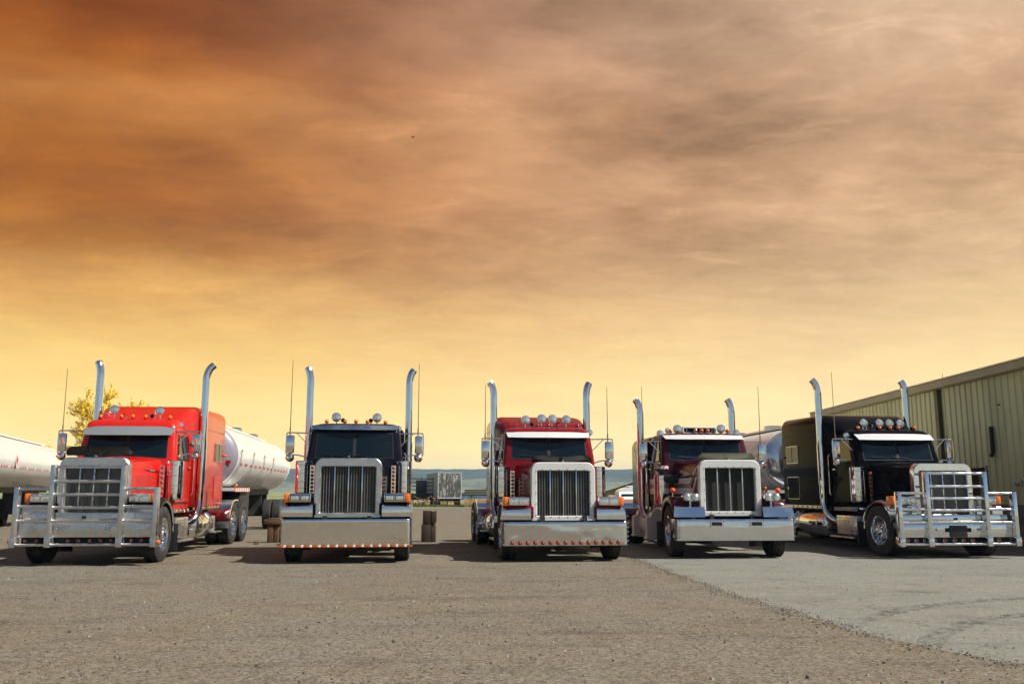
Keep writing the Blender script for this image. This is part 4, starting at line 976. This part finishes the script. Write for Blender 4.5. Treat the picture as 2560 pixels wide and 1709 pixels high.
# ------------------------------------------------------------------ tank trailers
def tanker(name, label, loc, yaw, length, hw, hh, cz, mat, head_mat, dome, wheels_at, tape='side', ribs=3):
    T = tag(empty(name, None, loc, R(yaw)), label, 'tank trailer', 'tank trailers behind the trucks')
    n = 48
    def sec(y, k): return [(hw*k*math.cos(2*math.pi*i/n), y, cz+hh*k*math.sin(2*math.pi*i/n)) for i in range(n)]
    g = MB(); g.loft([sec(.02, 1), sec(length*.33, 1), sec(length*.66, 1), sec(length-.02, 1)], False); sh = g.build('tank_shell', mat, T, 40)
    g = MB(); g.loft([sec(.02, 1.0), sec(-.05*dome, .985), sec(-.16*dome, .90), sec(-.26*dome, .72), sec(-.32*dome, .45), sec(-.345*dome, .15)], True); g.build('front_head', head_mat, T, 40)
    g = MB(); g.loft([sec(length-.02, 1.0), sec(length+.06*dome, .985), sec(length+.2*dome, .88), sec(length+.32*dome, .68), sec(length+.40*dome, .4), sec(length+.43*dome, .12)], True); g.build('rear_head', mat, T, 40)
    for y in (.02, length): g = MB(); g.loft([sec(y-.03, 1.0), sec(y-.025, 1.012), sec(y+.025, 1.012), sec(y+.03, 1.0)], False); g.build('rim_band', mat, sh)
    # walkway and hose hoops
    g = MB(); g.box(-.28, .28, .5, length-.3, cz+hh+.01, cz+hh+.07); g.build('walkway', mat, T)
    for y in [length*q for q in (.2, .5, .8)] if tape != 'left' else []:
        g = MB(); g.lathe([(0, .3), (.10, .3), (.14, .24), (.15, .001)], (0, y, cz+hh+.05), 'z', 20); g.build('manhole', 'polished', T)
    for k in range(ribs):
        y = .35+k*2.1
        for s in (-1, 1):
            pts = [(s*(hw+.035)*math.cos(R(a)), y+(.12*math.sin(R(a*2))), cz+(hh+.035)*math.sin(R(a))) for a in range(8, -66, -8)]
            g = MB(); g.tube(pts, .014, 6); g.build('conduit', 'galvanised', T)
            g = MB(); q = pts[0]; g.rbox(*sorted((q[0], q[0]+s*.04)), y-.03, y+.03, q[2]-.02, q[2]+.05, r=.01); g.build('clearance_lamp', 'galvanised', T)
    # subframe
    g = MB(); g.box(-.5, .5, -.1, 2.6, cz-hh-.22, cz-hh+.05); g.box(-.45, .45, 2.6, length-.2, cz-hh-.12, cz-hh+.06); g.build('subframe', 'frame_black', T)
    for s in (-1, 1):
        a0, a1 = sorted((s*.52, s*1.18)); rl = B('side_rail', 'paint_white', T, a0, a1, -.3, 2.1, cz-hh+.02, cz-hh+.10)
        for k in range(16): B('reflective_tape', ('tape_red', 'tape_white')[k % 2], rl, *sorted((s*1.181, s*1.186)), -.29+k*.149, -.29+(k+1)*.149-.002, cz-hh+.0, cz-hh+.10)
        g = MB(); g.sphere((s*1.19, -.15, cz-hh+.16), .045, 10); g.build('side_lamp', 'amber', rl)
        B('side_skirt_box', 'frame_black', T, *sorted((s*.55, s*1.1)), 1.1, 2.6, .45, cz-hh+.0, r=.02)
        g = MB(); g.tube([(s*.7, 3.4, cz-hh), (s*.7, 3.4, .15)], .06, 8); g.box(s*.7-.12, s*.7+.12, 3.28, 3.52, .12, .16); g.build('landing_leg', 'frame_black', T)
        if tape:
            k = 0; y = .45
            while y < length-.5:
                z = cz-.22*hh; x = s*(hw*math.sqrt(1-.22**2)+.004)
                g = MB(); w2 = .17
                def ex(zz): return s*(hw*math.sqrt(max(0, 1-((zz-cz)/hh)**2))+.004)
                g.loft([[(ex(zz), yy, zz) for zz in (z-.035, z, z+.035)] for yy in (y, y+w2)], False, False); g.build('reflective_tape', 'tape_red' if tape != 'left' or k % 4 != 3 else 'tape_white', sh)
                if tape == 'left':
                    g = MB(); g.loft([[(ex(zz)-s*.001, yy, zz) for zz in (z-.035, z, z+.035)] for yy in (y+w2+.002, y+.338)], False, False); g.build('reflective_tape', 'tape_white', sh); y += .34
                else: y += .24 if k % 2 == 0 else .62
                k += 1
        for y in wheels_at: wheel(T, s, s*1.08, y, True, True)
    for y in wheels_at: g = MB(); g.tube([(-1, y, .525), (1, y, .525)], .07, 8); g.box(-.5, .5, y-.1, y+.1, .5, cz-hh-.1); g.build('axle', 'frame_black', T)
    return T
def place(tk, x, y):
    c = TRUCKS[tk]; a = R(c['yaw']); return (c['pos'][0]+x*math.cos(a)-y*math.sin(a), c['pos'][1]+x*math.sin(a)+y*math.cos(a), 0)
pm('nose_steel', (.72, .75, .80), .16, .8, var=.05, rvar=.3)
t1 = tanker('tank_trailer', 'white tank trailer coupled behind the red truck', place(0, .05, 6.85), 7.2, 11.5, 1.18, .93, 2.26, 'tank_white', 'tank_grey_head', .7, (9.2, 10.5), 'pairs', 4) if pm('tank_grey_head', (.26, .23, .27), .4, 0, .3, .06) else None
B('head_plate', 'red_lens', t1, .86, 1.02, -.16, -.14, 2.05, 2.14)
t5 = tanker('tank_trailer', 'tank trailer with mirror-polished nose behind the black truck', place(4, .0, 6.95), 3.5, 11.5, 1.18, .93, 2.20, 'tank_white', 'nose_steel', 1.0, (9.2, 10.5), None, 2)
t0 = tanker('tank_trailer', 'white tank trailer with red and white tape cut off by left edge', (-15.6, 24.0, 0), 17.5, 15.0, 1.16, .90, 2.30, 'tank_white', 'tank_white', 1.2, (11.6, 12.9), 'left', 0)
g = MB(); g.slab([(1.17, 4.85, 2.30), (1.17, 5.10, 2.55), (1.17, 5.35, 2.30), (1.17, 5.10, 2.05)], (.006, 0, 0)); pl = g.build('hazard_placard', 'tape_white', t0, label='white and red diamond hazard placard')
g = MB(); g.slab([(1.178, 4.94, 2.32), (1.178, 5.10, 2.48), (1.178, 5.26, 2.32), (1.178, 5.10, 2.16)], (.004, 0, 0)); g.build('placard_mark', 'tape_red', pl)

# ------------------------------------------------------------------ old box trailer, timber, pickup, shed
def box_trailer():
    T = tag(empty('box_trailer', None, (-5.42, 79, 0), R(14)), 'derelict white box trailer with peeling rear doors at the yard edge', 'trailer')
    w = 1.22; z0, z1 = .78, 3.42; L = 7.5
    B('body', 'trailer_white', T, -w, w, .08, L, z0, z1, r=.04)
    for s in (-1, 1):
        o = B('door', 'peeling', T, *sorted((s*.012, s*(w-.08))), .02, .078, z0+.12, z1-.1)
        for zz in (1.2, 2.1, 3.0): B('hinge', 'rust', o, *sorted((s*(w-.16), s*(w-.05))), -.005, .018, zz, zz+.06)
        g = MB(); g.tube([(s*.3, -.01, z0+.1), (s*.3, -.01, z1-.1)], .018, 6); g.build('lock_rod', 'galvanised', o)
        for k in range(18): B('side_rib', 'trailer_white', T, *sorted((s*(w+.001), s*(w+.02))), .3+k*.4, .34+k*.4, z0+.05, z1-.06)
    ring_frame(rrect(-w-.01, w+.01, z0, z1, .02, 3), rrect(-w+.09, w-.09, z0+.12, z1-.1, .02, 3), .0, .1, .01).build('rear_frame', 'trailer_white', T)
    for k in range(7): B('clearance_lamp', 'frame_black', T, -1.05+k*.35-.05, -1.05+k*.35+.05, .01, .09, z1+.004, z1+.05)
    B('subframe', 'frame_black', T, -.6, .6, .3, L-.2, z0-.25, z0-.01)
    for s in (-1, 1):
        for y in (.75, 2.0): wheel(T, s, s*1.02, y, True, False)
        g = MB(); g.box(s*.7-.06, s*.7+.06, 5.3, 5.42, .0, z0); g.build('landing_leg', 'frame_black', T)
    g = MB(); g.box(-1.1, 1.1, .1, .18, .42, .5); g.box(-.7, -.62, .1, .18, .5, z0-.2); g.box(.62, .7, .1, .18, .5, z0-.2); g.build('underride_bar', 'rust', T)
    # rusty flat trailer beside it
    F = tag(empty('stake_trailer', None, (-8.55, 81, 0), R(3)), 'dark open stake-sided trailer left of the peeling box trailer', 'trailer')
    B('deck', 'frame_black', F, -.7, 1.8, 0, 5, .62, 1.3)
    for x in (-.65, .5, 1.7): B('stake', 'frame_black', F, x, x+.08, 0, .08, 1.3, 2.9)
    for z in (1.62, 2.0, 2.35, 2.75): B('rail', 'frame_black', F, -.65, 1.78, -.04, -.002, z, z+.10)
    B('headboard', 'dark_screen', F, -.3, 1.7, 4.8, 4.9, 1.3, 2.7)
    for s in (-.55, 1.55):
        for y in (.8, 2.1): e = empty('wheel', F, (s, y, .42)); inst('tyre', 'tyre', None, 'rubber', e, scale=(.8, .8, .8)); inst('rim', ('rim', True), None, 'polished', e, scale=(.8, .8, .8))
    g = MB(); rnd = random.Random(4)
    J = tag(empty('scrap_heap', None, (-7.1, 78.6, 0)), 'heap of rusty scrap beneath the stake trailer', 'scrap')
    for k in range(16):
        m = MB(); x, y, z = rnd.uniform(-1.3, .8), rnd.uniform(-.3, .3), rnd.uniform(.05, .8); a = rnd.uniform(0, 3.1)
        m.tube([(x, y, z), (x+.6*math.cos(a), y+.1, abs(z+.5*math.sin(a)))], .05, 5); m.build('scrap_piece', 'rust', J)
box_trailer()
for q in ('box_trailer', 'stake_trailer', 'scrap_heap'): bpy.data.objects[q].scale = (.86, .86, .86)
def timber(name, label, loc, pieces, mats, rz=0, group=None):
    T = tag(empty(name, None, loc, R(rz)), label, 'timber', group)
    for k, p in enumerate(pieces): B('timber_piece', mats[k % len(mats)], T, *p, r=.008)
    return T
gp = 'timber cribbing on the gravel'
timber('timber_block', 'lower of two stacked dark timber blocks right of the head-on black truck', (-2.22, 24.4, .004), [(-.20, .045, 0, .42, 0, .455), (.05, .125, .01, .40, 0, .45), (.13, .19, .03, .42, 0, .44)], ['wood_dark', 'wood_dark', 'wood'], 4, gp)  # paler wood on the right piece paints in the sunlit side
timber('timber_block', 'upper of two stacked dark timber blocks right of the head-on black truck', (-2.20, 24.4, .461), [(-.185, .03, .01, .38, 0, .365), (.035, .145, 0, .37, 0, .345), (.15, .175, .04, .36, .06, .38)], ['wood_dark', 'wood_dark', 'wood'], 2, gp)  # right piece again in paler wood, a sunlit face put into the colour
timber('timber_stand', 'brown timber stand between the red truck trailer and head-on black truck', (-6.32, 24.1, .004), [(-.13, .02, 0, .3, 0, .47), (.025, .16, .02, .3, 0, .46), (.165, .22, .1, .3, 0, .36), (-.22, .23, -.03, .33, .475, .60), (-.12, .20, 0, .3, .605, .63)], ['wood', 'wood', 'wood_dark', 'wood', 'wood'], 3, gp)
timber('timber_offcut', 'small wood offcut lying left of the brown timber stand', (-6.52, 23.4, .004), [(-.06, .06, 0, .1, 0, .08)], ['wood'], 20, gp)
def lumber():
    T = tag(empty('lumber_pile', None, (-3.1, 92, 0)), 'grey-brown lumber pile on blocks in the dry grass', 'lumber'); rnd = random.Random(9)
    for j in range(4):
        for k in range(4): B('plank', 'wood_dark', T, -1.75+rnd.uniform(-.4, .4)+j*.12, 1.3+rnd.uniform(-.4, .4), k*.3, k*.3+.27, .85+j*.16, .85+j*.16+.13)
    for x in (-1.2, .8): B('bearer', 'wood_dark', T, x, x+.25, 0, 1.2, 0, .84)
lumber()
def fence():
    F = tag(empty('barrier_fence', None, (0, 128, 0)), 'low blue panel fence far behind the dry grass', 'fence')
    for k in range(30):
        x = -30+k*2.4
        inst('panel', 'fence_panel', lambda: MB().rbox(0, 2.32, 0, .1, .06, .72, r=.02).mesh('panel'), 'fence_blue', F, (x, 0, 0))
        inst('post', 'fence_post', lambda: MB().rbox(-.05, .05, -.03, .13, 0, .8, r=.01).mesh('post'), 'galvanised', F, (x-.04, 0, 0))
fence()
def shed():
    T = tag(empty('farm_shed', None, (10.6, 84, 0), R(-12)), 'small tan gabled shed between the maroon and plum trucks', 'shed')
    B('wall', 'shed_tan', T, -2, 3, 0, 6, 0, 1.2); g = MB(); L = [(-2, 1.204), (3, 1.204), (.6, 1.95)]
    g.slab([(a, .02, b) for a, b in L], (0, 5.96, 0)); g.build('gable', 'shed_tan', T)
    g = MB(); g.loft([[(-2.2, y, 1.15), (.6, y, 2.02), (3.2, y, 1.15), (3.2, y, 1.22), (.6, y, 2.1), (-2.2, y, 1.22)] for y in (-.2, 6.2)], True); g.build('roof', 'rust', T)
    B('door', 'hole_dark', T, -.6, .5, -.03, -.002, .02, 1.1)
shed()
def service_truck():
    T = tag(empty('service_truck', None, (7.35, 52, 0), R(2)), 'white service truck glimpsed between the maroon and plum trucks', 'truck')
    w = .98; Q = [(0.0, .55), (0.0, 1.02), (.12, 1.08), (1.25, 1.12), (1.55, 1.26), (1.62, 1.50), (1.78, 1.58), (3.2, 1.60), (3.25, 1.5), (3.25, .55)]
    g = MB(); g.loft([[(x, y, z) for y, z in Q] for x in (-w, -w+.06, w-.06, w)], True); g.build('cab', 'pickup_white', T, 50)
    g = MB(); g.slab([(-.86, 1.50, 1.16), (.86, 1.50, 1.16), (.82, 1.58, 1.42), (-.82, 1.58, 1.42)], (0, -.03, 0)); g.build('windshield', 'glass', T)
    g = MB(); n = 16; g.loft([[(.95*math.cos(math.pi*i/n), y, 1.50+.42*math.sin(math.pi*i/n)) for i in range(n+1)] for y in (1.75, 1.85, 3.4)], True); g.build('roof_cap', 'pickup_white', T, 40)
    B('roof_box', 'pickup_white', T, -.35, .5, 2.0, 3.0, 1.9, 2.02, r=.03)
    for k in range(14): B('roof_rivet', 'black_plastic', T, -.85+k*.125, -.82+k*.125, 1.735, 1.748, 1.51, 1.54)
    B('grille', 'black_plastic', T, -.6, .6, -.03, -.002, .65, .95)
    for s in (-1, 1): B('headlight', 'lens', T, *sorted((s*.65, s*.9)), -.03, -.002, .75, .92); 
    B('bumper', 'chrome', T, -1.0, 1.0, -.15, -.035, .42, .62, r=.03)
    B('bed', 'pickup_white', T, -w, w, 3.4, 6.2, .6, 1.3, r=.04)
    for s in (-1, 1):
        for y in (.8, 4.6): e = empty('wheel', T, (s*.88, y, .40)); inst('tyre', 'tyre', None, 'rubber', e, scale=(.8, .762, .762)); inst('rim', ('rim', False), None, 'polished', e, rot=(0, 0, 0 if s > 0 else math.pi), scale=(.8, .762, .762))
service_truck()
bpy.data.objects['service_truck'].scale = (1, 1, .82)

# ------------------------------------------------------------------ trees
def bare_tree(label, loc, height, spread, seed, depth=6, upright=False):
    rnd = random.Random(seed); rb = random.Random(seed+100)
    T = tag(empty('bare_tree', None, loc), label, 'tree')
    trunk = MB(); limbs = MB(); twigs = MB(); buds = MB()
    def grow(p, d, L, r, lev):
        q = p; dirn = d.copy(); pts = [tuple(q)]; n = 4
        for i in range(n):
            dirn = (dirn+Vector((rnd.gauss(0, .14), rnd.gauss(0, .14), rnd.gauss(.03, .09)))).normalized(); q = q+dirn*L/n; pts.append(tuple(q))
        rad = [max(.014, r*(1-.45*i/n)) for i in range(n+1)]
        (trunk if lev == 0 else limbs if lev < 3 else twigs).tube(pts, rad, 7 if lev < 2 else 5 if lev < 4 else 3, lev < 2)
        if lev >= depth-1:
            for _ in range(30): rnd.random()
            for _ in range(9):
                a = Vector(pts[rb.randint(1, n)])+Vector((rb.gauss(0, .06), rb.gauss(0, .06), rb.gauss(0, .06))); s = rb.uniform(.06, .12)
                e1 = Vector((rb.gauss(0, 1), rb.gauss(0, 1), rb.gauss(0, 1))).normalized()*s; e2 = Vector((rb.gauss(0, 1), rb.gauss(0, 1), rb.gauss(0, 1))).normalized()*s
                buds.add([a-e1, a+e2, a+e1], [(0, 1, 2)])
        if lev < depth:
            for k in range(3 if lev else 5):
                t = rnd.uniform(.45, 1) if k else 1; i = min(n, int(t*n+.5)); b = Vector(pts[i])
                ax = Vector((rnd.gauss(0, 1), rnd.gauss(0, 1), rnd.gauss(0, .5))).normalized()
                nd = (dirn + ax*spread*(1.0 if k else .45)).normalized()
                if nd.z < -.1: nd.z *= .3; nd.normalize()
                grow(b, nd, L*rnd.uniform(.62, .82), rad[i]*.68, lev+1)
    grow(Vector((0, 0, 0)), Vector((0, 0, 1)), height*.27, height*.022, 0)
    trunk.build('trunk', 'bark', T); limbs.build('limbs', 'bark', T); twigs.build('crown', 'twig', T); buds.build('buds', 'bud', T)
    return T
bt = bare_tree('large budding yellow tree rising behind the red truck', (-27.9, 62, 0), 11.0, .75, 4)
bt.scale = (.85, .8, .96)
bare_tree('small faint bare tree showing above the left tank trailer', (-60, 110, 0), 10.5, .45, 8, 5)
def bird():
    T = tag(empty('bird', None, (-4.2, 36, 16.1)), 'tiny dark speck of a bird high in the sky', 'bird')
    g = MB(); g.sphere((0, 0, 0), .05, 8, 1.5, .8, .7); b = g.build('body', 'bird', T)
    for s in (-1, 1): g = MB(); g.slab([(0, -.02, .02), (s*.07, -.03, .05), (s*.12, .0, .03), (s*.05, .04, .02)], (0, 0, .008)); g.build('wing', 'bird', T)
bird()
bpy.data.objects['bird'].scale = (.6, .6, .6)

# ------------------------------------------------------------------ haze
def haze():
    g = MB(); g.box(-3600, 3600, -600, 2900, -3, 76); o = g.build('haze', None)
    m = bpy.data.materials.new('haze_air'); m.use_nodes = True; t = NT(m.node_tree); t.n.clear()
    out = t.new('ShaderNodeOutputMaterial'); v = t.new('ShaderNodeVolumePrincipled')
    v.inputs['Color'].default_value = (.45, .73, 1, 1); v.inputs['Density'].default_value = .00022; v.inputs['Anisotropy'].default_value = 0.0
    t.l.new(v.outputs[0], out.inputs['Volume']); o.data.materials.append(m); tag(o, 'thin blue haze over the valley', None, None, 'stuff')
haze()
